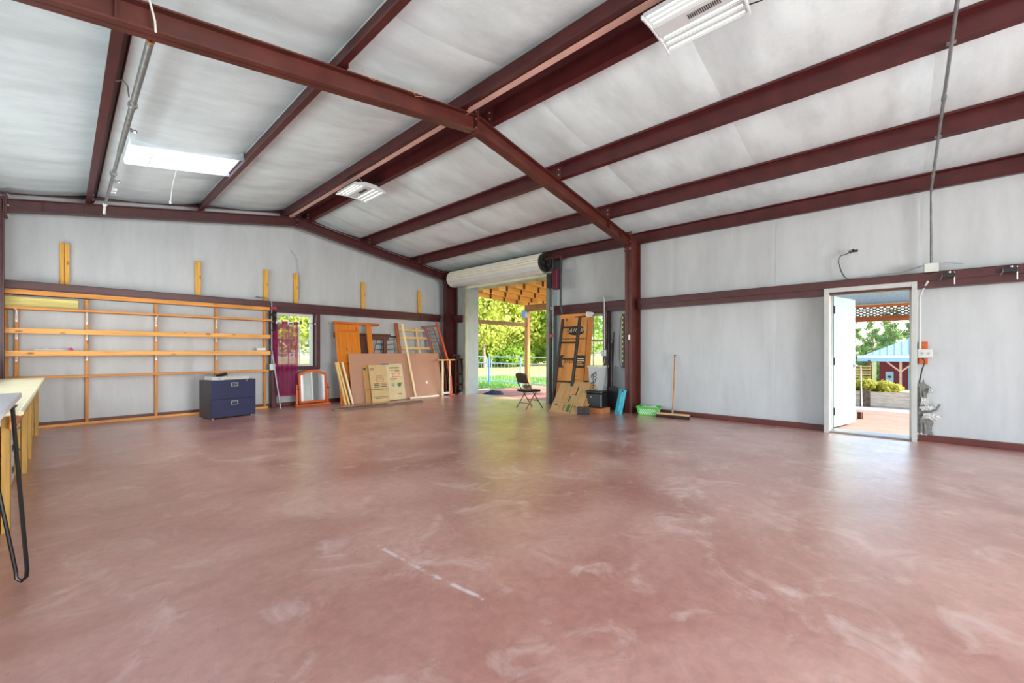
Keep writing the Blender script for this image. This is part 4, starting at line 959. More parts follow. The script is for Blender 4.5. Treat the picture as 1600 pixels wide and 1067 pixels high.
# power strip on the column
t = thing('power_strip', 'long black power strip with yellow sockets fixed to the brown column', 'power strip', (7.72, 4.035, .90))
MB().cbox(-.035, .025, -.0, .035, 0, 1.10, .006).build('body', M_BLACK, t)
for k in range(10): MB().cbox(-.014, .014, .035, .038, .13+.097*k, .165+.097*k, .001).build('socket', mat('yellow_socket', (226, 200, 40), .5), t); MB().cbox(-.038, -.035, .006, .03, .13+.097*k, .165+.097*k, .001).build('socket', MATS['yellow_socket'], t)
MB().tube([(0, .03, 1.08), (-.01, .07, 1.0), (-.01, .10, .6), (-.01, .105, .2), (0, .09, .05), (0, .04, .0), (0, .03, .02)], .006, 6).build('cord', M_BLACK, t, smooth=True)
tag(MB().cbox(-.006, .0, -.02, .02, -.05, .05, .002).build('paper_tag', M_WHITE, None, loc=(7.672, 3.90, 1.52)), 'small white paper tag stuck on the brown column', 'tag')
# green basket
t = thing('plastic_basket', 'green perforated plastic basket with white papers beside the column', 'basket', (7.76, 3.53, 0), .25)
MGB = mat('green_plastic', (84, 182, 74), .45, .08, 8)
def tier(a, b, z): return [(-a, -b, z), (a, -b, z), (a, b, z), (-a, b, z)]
mb = MB(); mb.add(tier(.13, .17, .0)+tier(.16, .205, .155), [(0,1,2,3),(0,4,5,1),(1,5,6,2),(2,6,7,3),(3,7,4,0)]); bk = mb.build('body', MGB, t); md = bk.modifiers.new('s', 'SOLIDIFY'); md.thickness = .004
for a in ((-.17, .17, -.215, -.195), (-.17, .17, .195, .215), (-.17, -.15, -.2, .2), (.15, .17, -.2, .2)): MB().cbox(*a, .15, .17, .004).build('rim', MGB, t)
MPH = mat('basket_hole_pale', (206, 232, 196), .6)
hole = MB().box(-.001, .001, -.010, .010, -.010, .010).build('hole', MPH, t); hole.matrix_local = at(-.1345-.03*.25, -.12, .04) 
for r in range(4):
    for k in range(9):
        y = -.14+.033*k + (.016 if r % 2 else 0); z = .035+.028*r; inst(hole, t, at(-.1325-.03*z/.155, y, z, Matrix.Rotation(PI/4, 4, 'X')))
        if k < 7: inst(hole, t, at(-.105+.033*k + (.016 if r % 2 else 0), -.1725-.035*z/.155, z, Matrix.Rotation(PI/2, 4, 'Z') @ Matrix.Rotation(PI/4, 4, 'X')))
bpy.data.objects.remove(hole)
rag('paper_pile', 'white papers filling the green basket', 'paper', (7.76, 3.53, .135), .26, .36, .05, MATS['white_paper'], 33, .25)
# push broom
t = thing('push_broom', 'wide push broom with wooden handle leaning on the right wall', 'broom', (7.66, 3.03, 0))
Rb = Matrix.Rotation(math.radians(90+8), 4, 'Z')
MB().cbox(-.30, .30, -.03, .03, .055, .09, .006).xf(Rb).build('head', wood('broom_wood', (206, 168, 120), 'y', .15, .6, False), t)
mb = MB()
for k in range(60):
    x = -.29+.58*k/59
    for y in (-.03, -.01, .012, .03): mb.beam((x+random.uniform(-.006, .006), y*1.4+random.uniform(-.008, .008), 0), (x, y*.8, .058), .009, .006)
tag(mb.xf(Rb).build('bristles', mat('dark_bristle', (52, 36, 30), .8, .3, 30), t), kind='stuff')
MB().tube([(0, 0, .08), (.17, .04, .55), (.385, .105, 1.15)], .0135, 8).build('handle', wood('broom_handle', (196, 134, 70), 'z', .2, .5, False), t, smooth=True)
MB().tube([(.385, .105, 1.15), (.392, .107, 1.17)], .017, 8).build('hang_cap', M_DARK, t)
MB().lathe([(.02, 0), (.024, .03), (.016, .06)], 10, Matrix.Translation((0, 0, .085))).build('socket', M_GALV, t)

# conduit from ceiling to outlet beside the side door
t = thing('conduit', 'long grey conduit running from the ceiling down beside the side door', 'conduit', (8.0, -.36, 0))
Q = [(XC+.9, zp(XC+.9)-.03), (6.0, zp(6.0)-.035), (7.6, zp(7.6)-.035), (7.93, zp(7.93)-.05), (7.985, 3.38), (7.985, 2.42)]
MB().tube([(x-8.0, 0, z) for x, z in Q], .014, 8).build('pipe', M_GALV, t, smooth=True)
for x, z in Q[1:3]: MB().lathe([(.02, -.03), (.02, .03)], 10, Matrix.Translation((x-8.0, 0, z)) @ Matrix.Rotation(PI/2+.166, 4, 'Y')).build('coupling', M_GALV, t)
for k in (1, 2): xx = XC+PDX[k]; MB().cbox(xx-8.0-.02, xx-8.0+.02, -.03, .03, zp(xx)-.02, zp(xx)+.0, .003).build('strap', M_GALV, t)
MB().cbox(-.08-.04, -.02-.02, -.065, .075, 2.28, 2.42, .006).build('junction_box', MATS['grey_box'], t)
MB().tube([(-.10, .03, 2.29), (-.10, .04, 2.17), (-.05, .09, 2.06), (-.03, .11, 1.98), (-.03, .11, 1.27)], .013, 8).build('lower_pipe', MATS['pale_grey_pipe'], t, smooth=True)
ob = MB().cbox(-.06, .0, -.01, .135, 1.15, 1.27, .008).build('outlet_box', MATS['grey_box'], t)
for y in (.03, .09): MB().lathe([(.016, 0), (.016, .004)], 12, Matrix.Translation((-.061, y, 1.21)) @ Matrix.Rotation(-PI/2, 4, 'Y')).build('socket', mat('socket_face', (170, 168, 160), .5), ob)
MB().tube([(-.02, .09, 1.15), (-.04, .06, 1.10), (-.02, .09, .98), (.03, .115, .8)], .008, 6).build('cable', M_DARK, t, smooth=True)
MB().tube([(-.08, .08, 2.40), (-.01, .3, 2.345), (-.01, .9, 2.325)], .006, 6).build('branch_cable', MATS['grey_cable'], t, smooth=True)
MB().tube([(-.06, -.05, 2.40), (-.02, -.14, 2.42), (.02, -.3, 2.39)], .006, 6).build('branch_cable', MATS['grey_cable'], t, smooth=True)
for i, (z, lb) in enumerate(((1.27, 'orange wood block above the outlet box beside the side door'), (1.06, 'orange wood block below the outlet box beside the side door'))):
    tag(MB().cbox(0, .07, -.045, .045, 0, .10 if i == 0 else .085, .004).build('wood_block', wood('orange_block', (206, 92, 34), 'z', .15, .5, False), None, loc=(8.04, -.285, z)), lb, 'wood block')
# cable with wire nuts above the door
t = thing('loose_cable', 'loose cable with wire nuts sticking out of the right wall above the girt', 'cable', (8.09, .5, 2.31))
MB().tube([(0-.10, .01, 0), (-.09, .06, .05), (-.07, .10, .14), (-.06, .135, .28), (-.06, .13, .35), (-.06, .10, .385), (-.07, .05, .39), (-.08, .02, .40), (-.03, -.01, .44)], .008, 7).build('sheath', mat('dark_grey_cable', (86, 88, 88), .5), t, smooth=True)
MB().tube([(-.08, .02, .40), (-.10, .0, .44), (-.07, -.03, .45)], .003, 5).build('core', M_DARK, t)
for p in ((-.07, -.05, .445), (-.06, -.02, .41)): MB().lathe([(.012, 0), (.009, .02), (.004, .028)], 8, Matrix.Translation(p) @ Matrix.Rotation(-PI/2, 4, 'X')).build('wire_nut', M_BLACK, t)
MB().lathe([(.010, 0), (.008, .02), (.004, .028)], 8, Matrix.Translation((-.07, -.01, .455))).build('wire_nut', M_WHITE, t)
MB().cbox(-.005, .02, -.09, -.02, .425, .455, .004).build('dark_slot', M_BLACK, t)
# two clamp brackets on the girt
for i, (y, lb) in enumerate(((-.52, 'black clamp bracket with hanging bolt on the girt right of the side door'), (-1.04, 'black clamp bracket on the girt at the far right edge'))):
    t = thing('clamp_bracket', lb, 'bracket', (7.87, y, 2.21), group='clamp brackets on the right girt')
    MB().cbox(-.05, .0, -.05, .06, -.01, .05, .004).build('plate', M_BLACK, t)
    MB().tube([(-.03, .06, .05), (-.05, .07, .0), (-.03, .09, -.04)], .006, 6).build('hook', M_GALV, t)
    MB().lathe([(.008, -.10), (.008, .06)], 8, Matrix.Translation((-.03, -.045, 0))).build('bolt', M_BOLT, t)
    MB().lathe([(.014, 0), (.014, .02)], 6, Matrix.Translation((-.03, 0, .05))).build('nut', M_BOLT, t)
# torn insulation right of the side door
t = thing('torn_insulation', 'torn grey fibreglass insulation hanging out of the wall beside the side door', 'insulation', (8.10, -.29, 0))
def lump(cx, cy, cz, rx, ry, rz, seed, m, nm):
    bm = bmesh.new(); bmesh.ops.create_icosphere(bm, subdivisions=3, radius=1)
    for v in bm.verts:
        k = 1+.45*noise.noise(v.co*2.2+Vector((seed, 0, 0)))+.25*noise.noise(v.co*6+Vector((seed, 3, 0)))
        v.co = Vector((cx+v.co.x*rx*k, cy+v.co.y*ry*k, cz+v.co.z*rz*k))
    mb = MB(); mb.add([v.co.copy() for v in bm.verts], [[v.index for v in f.verts] for f in bm.faces]); bm.free()
    return mb.build(nm, m, t, smooth=True)
MTI = mat('grey_fibreglass', (128, 126, 120), .95, .3, 30, bump=.6, bscale=60); MTW = mat('white_torn_facing', (208, 206, 202), .8, .12, 20, bump=.4, bscale=50)
rj = random.Random(2)
edge = [(.06, .02)] + [(-.045-.035*math.sin(z*9)-rj.uniform(0, .03), z) for z in [.03+.055*i for i in range(14)]] + [(-.01, .80), (.0, .86), (.015, .80), (.06, .79)]
MB().prism(edge, 'x', -.004, .004).build('batt', MTI, t)
for k_, (y_, z0_, z1_) in enumerate(((.03, .05, .30), (-.01, .04, .27), (.035, .45, .74), (-.0, .50, .70))):
    MB().tube([(-.006, y_, z0_), (-.012, y_-.008, (z0_+z1_)/2), (-.006, y_+.004, z1_)], .014, 7, taper=[.6, 1, .5]).build('batt_fold', MTI, t, smooth=True)
def flap(cy, cz, w, hgt, seed, tilt):
    mb = MB(); nx, ny = 12, 9; rr_ = random.Random(seed)
    for j in range(ny+1):
        for i in range(nx+1):
            u, v = i/nx-.5, j/ny-.5; rag_ = 1+.35*noise.noise(Vector((u*5, v*5, seed)))
            d = .03*abs(noise.noise(Vector((u*7, v*7, seed+2))))+.02*(1-4*v*v)
            mb.v.append(Vector((-.012-d, cy+(u*math.cos(tilt)-v*.5*math.sin(tilt))*w*rag_, cz+(v+u*math.sin(tilt)*.6)*hgt*rag_)))
    k = nx+1; mb.f = [(j*k+i, j*k+i+1, (j+1)*k+i+1, (j+1)*k+i) for j in range(ny) for i in range(nx)]
    ob_ = mb.build('facing_flap', MTW, t); m_ = ob_.modifiers.new('s', 'SOLIDIFY'); m_.thickness = .004
flap(-.02, .545, .09, .10, 3, .3); flap(-.075, .345, .17, .085, 4, .25); flap(-.04, .45, .14, .06, 6, -.35); flap(.015, .05, .09, .10, 5, .1); flap(-.07, .70, .05, .06, 9, .6)
MB().tube([(0, .02, .38), (-.03, -.05, .40), (-.04, -.12, .44), (-.04, -.155, .52)], .013, 8).build('tube', mat('grey_tube', (120, 120, 118), .5), t, smooth=True)

# ================================================================== LEFT SIDE: bench and table
t = thing('work_bench', 'long cream-topped workbench on yellow pine legs along the left wall', 'workbench', (-.6, 6.8, 0)); o = Matrix.Translation((.6, -6.8, 0))
TPZ, TPx, TPy = wood('treated_pine', (196, 150, 70), 'z'), wood('treated_pine', (196, 150, 70), 'x'), wood('bench_apron', (206, 128, 66), 'y')
MCT = mat('cream_bench_top', (226, 214, 178), .5, .06, 3)
MB().cbox(-1.0, -.19, 4.2, 9.40, .815, .845, .006).xf(o).build('top', MCT, t)
MB().tube([(-.19, 4.2, .83), (-.19, 9.40, .83)], .017, 8).xf(o).build('edge_trim', MCT, t, smooth=True)
MB().cbox(-.243, -.215, 4.3, 6.3, .715, .813, .004).xf(o).build('apron', TPy, t)
for y in (4.47, 6.50, 7.34, 9.31):
    for dx in (0, .045): MB().cbox(-.33+dx-.02*0, -.29+dx, y-.045, y+.045, 0, .72 if dx == 0 else .812, .003).xf(o).build('leg', TPZ, t)
    MB().cbox(-.98, -.94, y-.045, y+.045, 0, .813, .003).xf(o).build('leg', TPZ, t)
    MB().cbox(-.94, -.335, y-.02, y+.02, .72, .813, .003).xf(o).build('bearer', TPx, t)
t = thing('drawer_unit', 'white metal drawer unit standing under the workbench', 'drawers', (-.555, 5.98, 0))
MB().cbox(-.24, .22, -.21, .21, 0, .66, .006).build('body', M_WHITE, t)
for k in range(3):
    dr = MB().cbox(.22, .238, -.20, .20, .03+.205*k, .225+.205*k, .004).build('drawer', mat('drawer_white', (222, 224, 224), .4, .03, 5), t)
    MB().cbox(.238, .246, -.05, .05, .12+.205*k, .17+.205*k, .003).build('label_holder', M_DARK, dr)
    MB().tube([(.238, .06, .10+.205*k), (.275, .06, .10+.205*k), (.275, .16, .10+.205*k), (.238, .16, .10+.205*k)], .006, 6).build('handle', M_GALV, dr, smooth=True)
t = thing('hairpin_table', 'white table top on black hairpin legs at the left edge', 'table', (-.55, 3.1, 0)); o = Matrix.Translation((.55, -3.1, 0))
MB().cbox(-.97, -.175, 1.3, 4.0, .945, .978, .004).xf(o).build('top', mat('white_laminate', (222, 224, 224), .4, .04, 4), t)
MHP = mat('black_hairpin_steel', (24, 22, 24), .35, .1, 10, metal=.4)
for (bx_, by_, s1, s2) in ((-.15, 3.41, 1, 1), (-.9, 3.41, -1, 1), (-.16, 1.75, 1, -1), (-.9, 1.75, -1, -1)):
    top1 = (bx_-.035*s1*1.0, by_+.07*s2, .945); top2 = (bx_-.13*s1, by_-.03*s2, .945)
    c0 = Vector((bx_, by_, .012)); sd_ = Vector((.022*s1, -.008, 0))
    pts = [top1, c0+sd_*.9+Vector((0, 0, .06)), c0+sd_*.8+Vector((0, 0, .02)), c0+Vector((0, 0, -.0)), c0-sd_*.8+Vector((0, 0, .02)), c0-sd_*.9+Vector((0, 0, .06)), top2]
    MB().tube(pts, .0085, 8).xf(o).build('hairpin_leg', MHP, t, smooth=True)
    MB().cbox(min(top1[0], top2[0])-.03, max(top1[0], top2[0])+.02, by_-.06, by_+.09, .941, .945, .001).xf(o).build('mount_plate', MHP, t)

# ================================================================== CEILING: lamps, pipe, wires
TUBE = emit_mat('lamp_tube', (1, .98, .95), 9.0*LAMP_WATT)
MLAMP = mat('lamp_white_enamel', (206, 208, 208), .35, .03, 6)
def high_bay(y, label):
    L_, Wd = .66, .56
    t = thing('high_bay_lamp', label, 'lamp', (XC, y, 4.02), group='high bay lamps under the ridge')
    # centre spine with vents, two curved wings, end plates, tubes
    MB().cbox(-.075, .075, -L_/2, L_/2, .005, .06, .006).build('ballast_spine', MLAMP, t)
    for k in range(16): MB().box(-.028, .028, -.19+.016*k, -.183+.016*k, .002, .006).build('vent_slot', M_DARK, t)
    for s in (-1, 1):
        for j, x in enumerate((.11, .175, .24)):
            mb = MB(); w = .032
            pr = [(x-w, .012-.012*j), (x-w*.6, .045-.012*j), (x+w*.6, .045-.012*j), (x+w, .012-.012*j), (x+w*.7, .052-.012*j), (x-w*.7, .052-.012*j)]
            mb.prism([(s*a, b) for a, b in pr], 'y', -L_/2, L_/2).build('reflector', MLAMP, t)
            MB().lathe([(.009, -L_/2+.02), (.009, L_/2-.02)], 8, Matrix.Translation((s*x, 0, .02-.012*j)) @ Matrix.Rotation(PI/2, 4, 'X')).build('tube', TUBE, t, smooth=True)
    for e in (-1, 1):
        ya, yb = sorted((e*L_/2, e*(L_/2+.012)))
        pl = [(-.285, -.035), (-.25, -.022), (-.1, -.005), (.1, -.005), (.25, -.022), (.285, -.035), (.285, .0), (.1, .065), (-.1, .065), (-.285, .0)]
        MB().prism(pl, 'y', ya, yb).build('end_plate', MLAMP, t)
        MB().tube([(0, e*.26, .06), (.0, e*.2, .17), (.0, e*.26, .06)], .003, 5).build('hanger_wire', M_GALV, t)
        MB().tube([(-.07, e*.25, .06), (-.19, e*.24, .17)], .0025, 5).build('hanger_wire', M_GALV, t)
        MB().tube([(.07, e*.25, .06), (.19, e*.24, .17)], .0025, 5).build('hanger_wire', M_GALV, t)
    return t
high_bay(1.21, 'white high bay lamp hanging under the ridge, nearest the camera')
high_bay(6.88, 'small white high bay lamp hanging under the ridge in the far bay')
tag(MB().tube([(XC+.25, .88, 4.06), (XC+.33, .80, 4.10), (XC+.36, .72, 4.20), (XC+.24, .6, 4.3)], .006, 6).build('lamp_cord', M_BLACK, None, smooth=True), 'black cord curling from the near high bay lamp to the ridge', 'cord')

t = thing('hanging_pipe', 'long galvanised iron pipe slung under the left roof slope', 'pipe', (.44, 6.6, 3.52)); o = Matrix.Translation((-.44, -6.6, -3.52))
MB().tube([(.44, 4.06, 3.54), (.445, 6.6, 3.545)], .024, 12).xf(o).build('pipe', mat('dull_galvanised', (132, 132, 128), .45, .3, 14, metal=.5), t, smooth=True)
MB().tube([(.445, 6.6, 3.545), (.45, 9.05, 3.55)], .019, 10).xf(o).build('inner_pipe', M_GALV, t, smooth=True)
mb = MB(); Rp = Matrix.Translation((.44, 4.055, 3.54)) @ Matrix.Rotation(PI/2, 4, 'X'); mb.lathe([(.015, -.02), (.0245, -.02), (.0265, .0), (.0245, .006), (.015, .006)], 14, Rp); mb.xf(o).build('pipe_end', mat('rusty_pipe_end', (170, 110, 60), .6, .3, 30), t, smooth=True)
MB().lathe([(.013, 0), (.013, .008)], 12, Rp @ Matrix.Translation((0, 0, .0))).xf(o).build('bore', M_BLACK, t)
for y in (5.25, 7.45): MB().lathe([(.034, -.03), (.038, 0), (.034, .03)], 12, Matrix.Translation((.443, y, 3.543)) @ Matrix.Rotation(PI/2, 4, 'X')).xf(o).build('collar', M_GALV, t, smooth=True)
for y in (5.15,):
    MB().tube([(.41, y, 3.56), (.40, y, 3.66), (.37, y, 3.70), (.32, y, zp(.32)-.02)], .006, 6).xf(o).build('hanger', M_GALV, t, smooth=True)
for y in (5.85, 7.75, 8.15, 8.3): MB().lathe([(.012, 0), (.026, .01), (.012, .03), (.022, .05), (.005, .06)], 10, Matrix.Translation((.47, y, 3.54)) @ Matrix.Rotation(PI/2, 4, 'Y')).xf(o).build('valve_tap', M_BOLT if y < 8 else M_WHITE, t)
MB().tube([(.45, 9.05, 3.55), (.445, 9.12, 3.52), (.44, 9.16, 3.40)], .017, 8).xf(o).build('end_elbow', M_WHITE, t, smooth=True)
MB().lathe([(.026, -.02), (.03, 0), (.026, .02)], 10, Matrix.Translation((.445, 9.1, 3.535)) @ Matrix.Rotation(PI/2, 4, 'X')).xf(o).build('collar', M_WHITE, t)
tag(MB().tube([(.39, 3.845, 3.77), (.405, 3.835, 3.72), (.44, 3.83, 3.56), (.445, 3.84, 3.49)], .007, 7).build('hanging_strap', mat('white_cord', (222, 220, 214), .6), None, smooth=True), 'white cord hooked over the rust-brown rafter next to the pipe end', 'cord')
t = thing('drop_wire', 'thin white bent rod hanging down below the roof light', 'wire', (.95, 7.0, 3.9)); o = Matrix.Translation((-.95, -7.0, -3.9))
MB().tube([(.80, 7.10, zc(.8)-.16), (.80, 7.80, zc(.8)-.16)], .004, 6).xf(o).build('wire', M_WHITE, t)
MB().tube([(.78, 7.0, zc(.78)-.13), (1.06, 7.0, zc(1.06)-.13), (1.065, 7.03, zc(1.06)-.17), (1.065, 7.6, 3.62), (1.062, 7.75, 3.42)], .0055, 6).xf(o).build('rod', M_WHITE, t, smooth=True)
MB().lathe([(.014, -.02), (.014, .02)], 8, Matrix.Translation((1.062, 7.76, 3.41))).xf(o).build('end_cap', M_WHITE, t)
for i, (x, y) in enumerate(((1.95, 3.86), (2.5, 3.86))):
    tag(MB().tube([(0, 0, 0), (.03, -.03, -.06-.04*i), (.10, -.035, -.075), (.17, -.01, -.0)], .003, 5).build('string', mat('tan_string', (190, 140, 90), .8), None, loc=(x, y-.10, zp(x)-.015)), ['short tan string dangling on the rafter left of the ridge', 'loose tan string looped over the rafter near the ridge'][i], 'string')

# ================================================================== OUTDOORS
def smooth(a, b, x): t_ = max(0, min(1, (x-a)/(b-a))); return t_*t_*(3-2*t_)
def gz(x, y): return -.06 - 3.2*smooth(15, 62, x)*(1-smooth(6, 16, y)) + .03*noise.noise(Vector((x*.3, y*.3, 0)))*smooth(11.5, 14, max(x, y))
mb = MB(); xs = [-45+1.9*i for i in range(82)]; ys = [-45+1.9*i for i in range(70)]
for y in ys:
    for x in xs: mb.v.append(Vector((x, y, gz(x, y))))
k = len(xs); mb.f = [(j*k+i, j*k+i+1, (j+1)*k+i+1, (j+1)*k+i) for j in range(len(ys)-1) for i in range(k-1)]
tag(mb.build('lawn', mat('dry_lawn', (150, 152, 84), .9, .3, 1.2, col2=(196, 186, 124), bump=.5, bscale=30), None, smooth=True), 'sunlit yellowish lawn outside the building', kind='structure')
patio = struct('patio')
M_PAT = mat('pink_concrete', (178, 128, 112), .75, .12, 2.5, bump=.1, bscale=40)
for y0, y1 in ((-6, -2.3), (-2.29, 2.29), (2.3, 6.0), (6.01, 9.85)):
    for x0, x1 in ((8.24, 10.14), (10.15, 11.0), (11.01, 11.72)): MB().box(x0, x1, y0, y1, -.12, -.022).build('slab', M_PAT, patio)
tag(MB().box(8.22, 11.74, -6.02, 9.87, -.13, -.04).build('joint_bed', MATS['joint_dirt'], patio))
tag(MB().box(11.72, 14.6, -6, 3.6, -.1, -.035).build('gravel_bed', mat('white_gravel', (206, 202, 196), .9, .25, 40, bump=.8, bscale=120), None), 'white gravel strip beyond the pink slab', kind='structure')
tag(MB().cbox(8.62, 9.6, 9.86, 9.98, -.06, .02, .01).build('white_edging', mat('white_concrete_edge', (214, 220, 224), .7, .08, 6), None), 'white concrete edging at the end of the patio slab', 'edging')
rag('cloth_heap', 'dark navy cloth heap lying outside the roll-up door', 'cloth', (8.62, 8.72, -.02), .62, .34, .13, mat('navy_cloth', (28, 34, 66), .9, .3, 12, col2=(60, 66, 104)), 41, -.8)

# lean-to over the roll-up door
lt = thing('lean_to_roof', 'open timber lean-to roof with yellow rafters outside the roll-up door', 'lean-to', (10.73, 7, 0)); o = Matrix.Translation((-10.73, -7, 0))
RAF = wood('yellow_rafter', (250, 200, 108), 'x', .15, .6, False); RAFy = wood('yellow_rafter', (236, 180, 92), 'y', .15, .6, False); PST = wood('tan_post', (190, 138, 74), 'z', .2, .6, False)
def zr(x): return 2.955-.055*(x-8.3)
rf = None
for k_ in range(9):
    y = 9.42-.65*k_
    mb = MB(); mb.prism([(8.26, zr(8.26)), (11.35, zr(11.35)), (11.35, zr(11.35)+.14), (8.26, zr(8.26)+.14)], 'y', y-.02, y+.02); mb.xf(o).build('rafter', RAF, lt)
    for j in range(5):
        x = 8.55+.62*j+.12*(k_ % 2)*0
        MB().box(x-.035, x+.035, y-.032, y-.021, zr(x)-.0, zr(x)+.14).xf(o).build('hanger_strap', mat('dark_mark_brown', (84, 58, 34), .7, .2, 10), lt)  # thin dark boxes spaced along each rafter face
for j in range(16):
    x = 8.27+.195*j; mb = MB(); mb.prism([(x, zr(x)+.145), (x+.185, zr(x+.185)+.145), (x+.185, zr(x+.185)+.17), (x, zr(x)+.17)], 'y', 4.1, 9.8); mb.xf(o).build('deck_board', RAFy, lt)
MB().cbox(10.66, 10.80, 4.1, 9.27, 2.60, zr(10.73)-.004, .005).xf(o).build('edge_beam', wood('mid_brown_beam', (150, 108, 62), 'y', .2, .6, False), lt)  # edge beam in a browner wood tone than the rafters
for y in (9.2, 4.3): MB().cbox(10.66, 10.80, y-.07, y+.07, -.02, 2.60, .006).xf(o).build('post', PST, lt)
MB().cbox(8.30, 10.66, 9.17, 9.23, 2.08, 2.20, .004).xf(o).build('tie_rail', wood('brown_tie_rail', (128, 92, 58), 'x', .2, .6, False), lt)
MB().cbox(10.52, 10.64, 9.12, 9.28, 2.38, 2.62, .004).xf(o).build('flood_lamp', mat('pale_blue_plastic', (120, 160, 210), .5), lt)
MB().cbox(10.64, 10.82, 9.08, 9.32, 0, .10, .01).xf(o).build('post_base', M_DARK, lt)
# awning roof outside the side door
aw = thing('side_awning', 'blue-grey metal awning on orange timbers outside the side door', 'awning', (11.3, 1, 0)); o = Matrix.Translation((-11.3, -1, 0))
def za(x): return 3.06-.107*(x-8.3)
MBR = mat('blue_grey_metal_roofing', (140, 178, 222), .4, .12, 4, metal=.2, stretch=(1, 6, 1))
for j in range(12):
    y = -1.55+.42*j; mb = MB(); mb.prism([(8.32, za(8.32)), (14.3, za(14.3)), (14.3, za(14.3)+.008), (8.32, za(8.32)+.008)], 'y', y, y+.40); mb.prism([(8.32, za(8.32)), (14.3, za(14.3)), (14.3, za(14.3)+.03), (8.32, za(8.32)+.03)], 'y', y+.40, y+.42); mb.xf(o).build('roof_sheet', MBR, aw)
ORB = wood('orange_beam', (206, 116, 54), 'y', .2, .6, False)
MB().cbox(13.96, 14.06, -1.55, 3.45, 2.36, 2.425, .004).xf(o).build('upper_beam', ORB, aw)
MB().cbox(13.94, 14.06, -1.55, 3.45, 2.0, 2.14, .004).xf(o).build('lower_beam', wood('brown_beam', (160, 92, 46), 'y', .25, .6, False), aw)
for y in (-1.4, 3.3): MB().cbox(13.95, 14.05, y-.05, y+.05, -.04, 2.36, .005).xf(o).build('post', PST, aw)
ML_ = mat('dark_lattice', (92, 84, 76), .6, .2, 10)
for j in range(38):
    y = -1.5+.13*j
    for sgn, xx in ((1, 13.985), (-1, 14.0)):
        mb = MB().beam((xx, y, 2.14), (xx, y+sgn*.42, 2.36), .03, .014, (1, 0, 0)); mb.xf(o).build('lattice_strip', ML_, aw)

# gate and fence of pale blue tube along the edge of the patio
MGT = mat('pale_blue_gate_tube', (176, 204, 226), .4, .08, 6)
def gate(y0, y1, label):
    t = thing('tube_gate', label, 'gate', (11.05, y0, 0)); n = y1-y0; s = 1 if n > 0 else -1; g = .10*s
    fr_ = [(0, .03*s, .12), (0, .03*s, .90), (0, .06*s, 1.0), (0, .03*s+g, 1.04), (0, n-g, 1.04), (0, n-.03*s, .95), (0, n-.03*s, .12)]
    MB().tube(fr_+[fr_[0]], .022, 8).build('outer_tube', MGT, t, smooth=True)
    for z in (.80,): MB().tube([(0, .03*s, z), (0, n-.03*s, z)], .02, 8).build('cross_tube', MGT, t)
    mw = mat('fence_wire', (196, 206, 206), .4, .05, 8, metal=.5)
    for j in range(1, 18):
        y = n*j/18; MB().tube([(0, y, .12), (0, y, .80)], .003, 4).build('wire', mw, t)
    for j in range(1, 6): MB().tube([(0, 0, .12+.11*j), (0, n, .12+.11*j)], .003, 4).build('wire', mw, t)
    return t
gate(11.5, 14.4, 'pale blue tubular gate left of the gate post beyond the roll-up door')
gate(11.3, 8.0, 'pale blue tubular gate right of the gate post beyond the roll-up door')
MGP = mat('blue_gate_post', (110, 150, 190), .45, .1, 6)
for y, lb in ((11.4, 'blue steel gate post between the two tubular gates'), (9.85, 'pale blue upright on the right tubular gate')):
    tag(MB().tube([(0, 0, -.1), (0, 0, 1.06)], .032, 10).build('gate_post', MGP, None, smooth=True, loc=(11.05+(.06 if y < 10 else 0), y, 0)), lb, 'post')

# trees
def leaf_cloud(n, lobes, size, seed):
    rnd = random.Random(seed); mb = MB(); tot = sum(l[3]**2 for l in lobes)
    for lx, ly, lz, lr in lobes:
        for _ in range(int(n*lr*lr/tot)):
            d = Vector((rnd.gauss(0, 1), rnd.gauss(0, 1), rnd.gauss(0, 1))).normalized(); r = lr*(.55+.5*rnd.random()**.6)
            p = Vector((lx, ly, lz)) + Vector((d.x, d.y, d.z*.75))*r
            a = (d+Vector((rnd.uniform(-.9, .9), rnd.uniform(-.9, .9), rnd.uniform(-.4, .9)))).normalized(); u = a.orthogonal().normalized(); v = a.cross(u); w = rnd.uniform(0, 2*PI)
            u, v = u*math.cos(w)+v*math.sin(w), v*math.cos(w)-u*math.sin(w); s_ = size*rnd.uniform(.6, 1.3)
            o_ = len(mb.v); mb.v += [p-u*s_, p+v*s_*.55+a*s_*.15, p+u*s_, p-v*s_*.55+a*s_*.15]; mb.f.append((o_, o_+1, o_+2, o_+3))
    return mb
def mesh_only(mb, name, m):
    me = bpy.data.meshes.new(name); me.from_pydata([tuple(p) for p in mb.v], [], mb.f); me.materials.append(m); return me
def crown(rnd, R, h0, h1, n):
    return [(rnd.uniform(-1, 1)*R*(1-.5*abs(2*t_-1)), rnd.uniform(-1, 1)*R*(1-.5*abs(2*t_-1)), h0+(h1-h0)*t_, R*rnd.uniform(.42, .62)) for t_ in [(i+.5)/n for i in range(n)]]
LEAF = [thin_mat('yellow_green_leaf', (198, 208, 104), .45, .6, .35, scale=1.5), thin_mat('mid_green_leaf', (150, 182, 72), .45, .6, .35, scale=1.5), thin_mat('pine_needle_green', (132, 162, 96), .35, .7, .35, scale=1.0)]
BARK = mat('pale_bark', (150, 132, 116), .9, .25, 6, bump=.6, bscale=30)
rnd = random.Random(3); VAR = []
for v in range(3):
    lob = crown(rnd, 3.4, 2.2, 11.5, 30); VAR.append(mesh_only(leaf_cloud(13000, lob, .17, v), 'foliage', LEAF[0 if v < 2 else 1]))
lob = [(rnd.uniform(-1, 1)*(2.4-1.6*t_), rnd.uniform(-1, 1)*(2.4-1.6*t_), 1.0+14*t_, 1.3-.9*t_) for t_ in [i/44 for i in range(45)]]
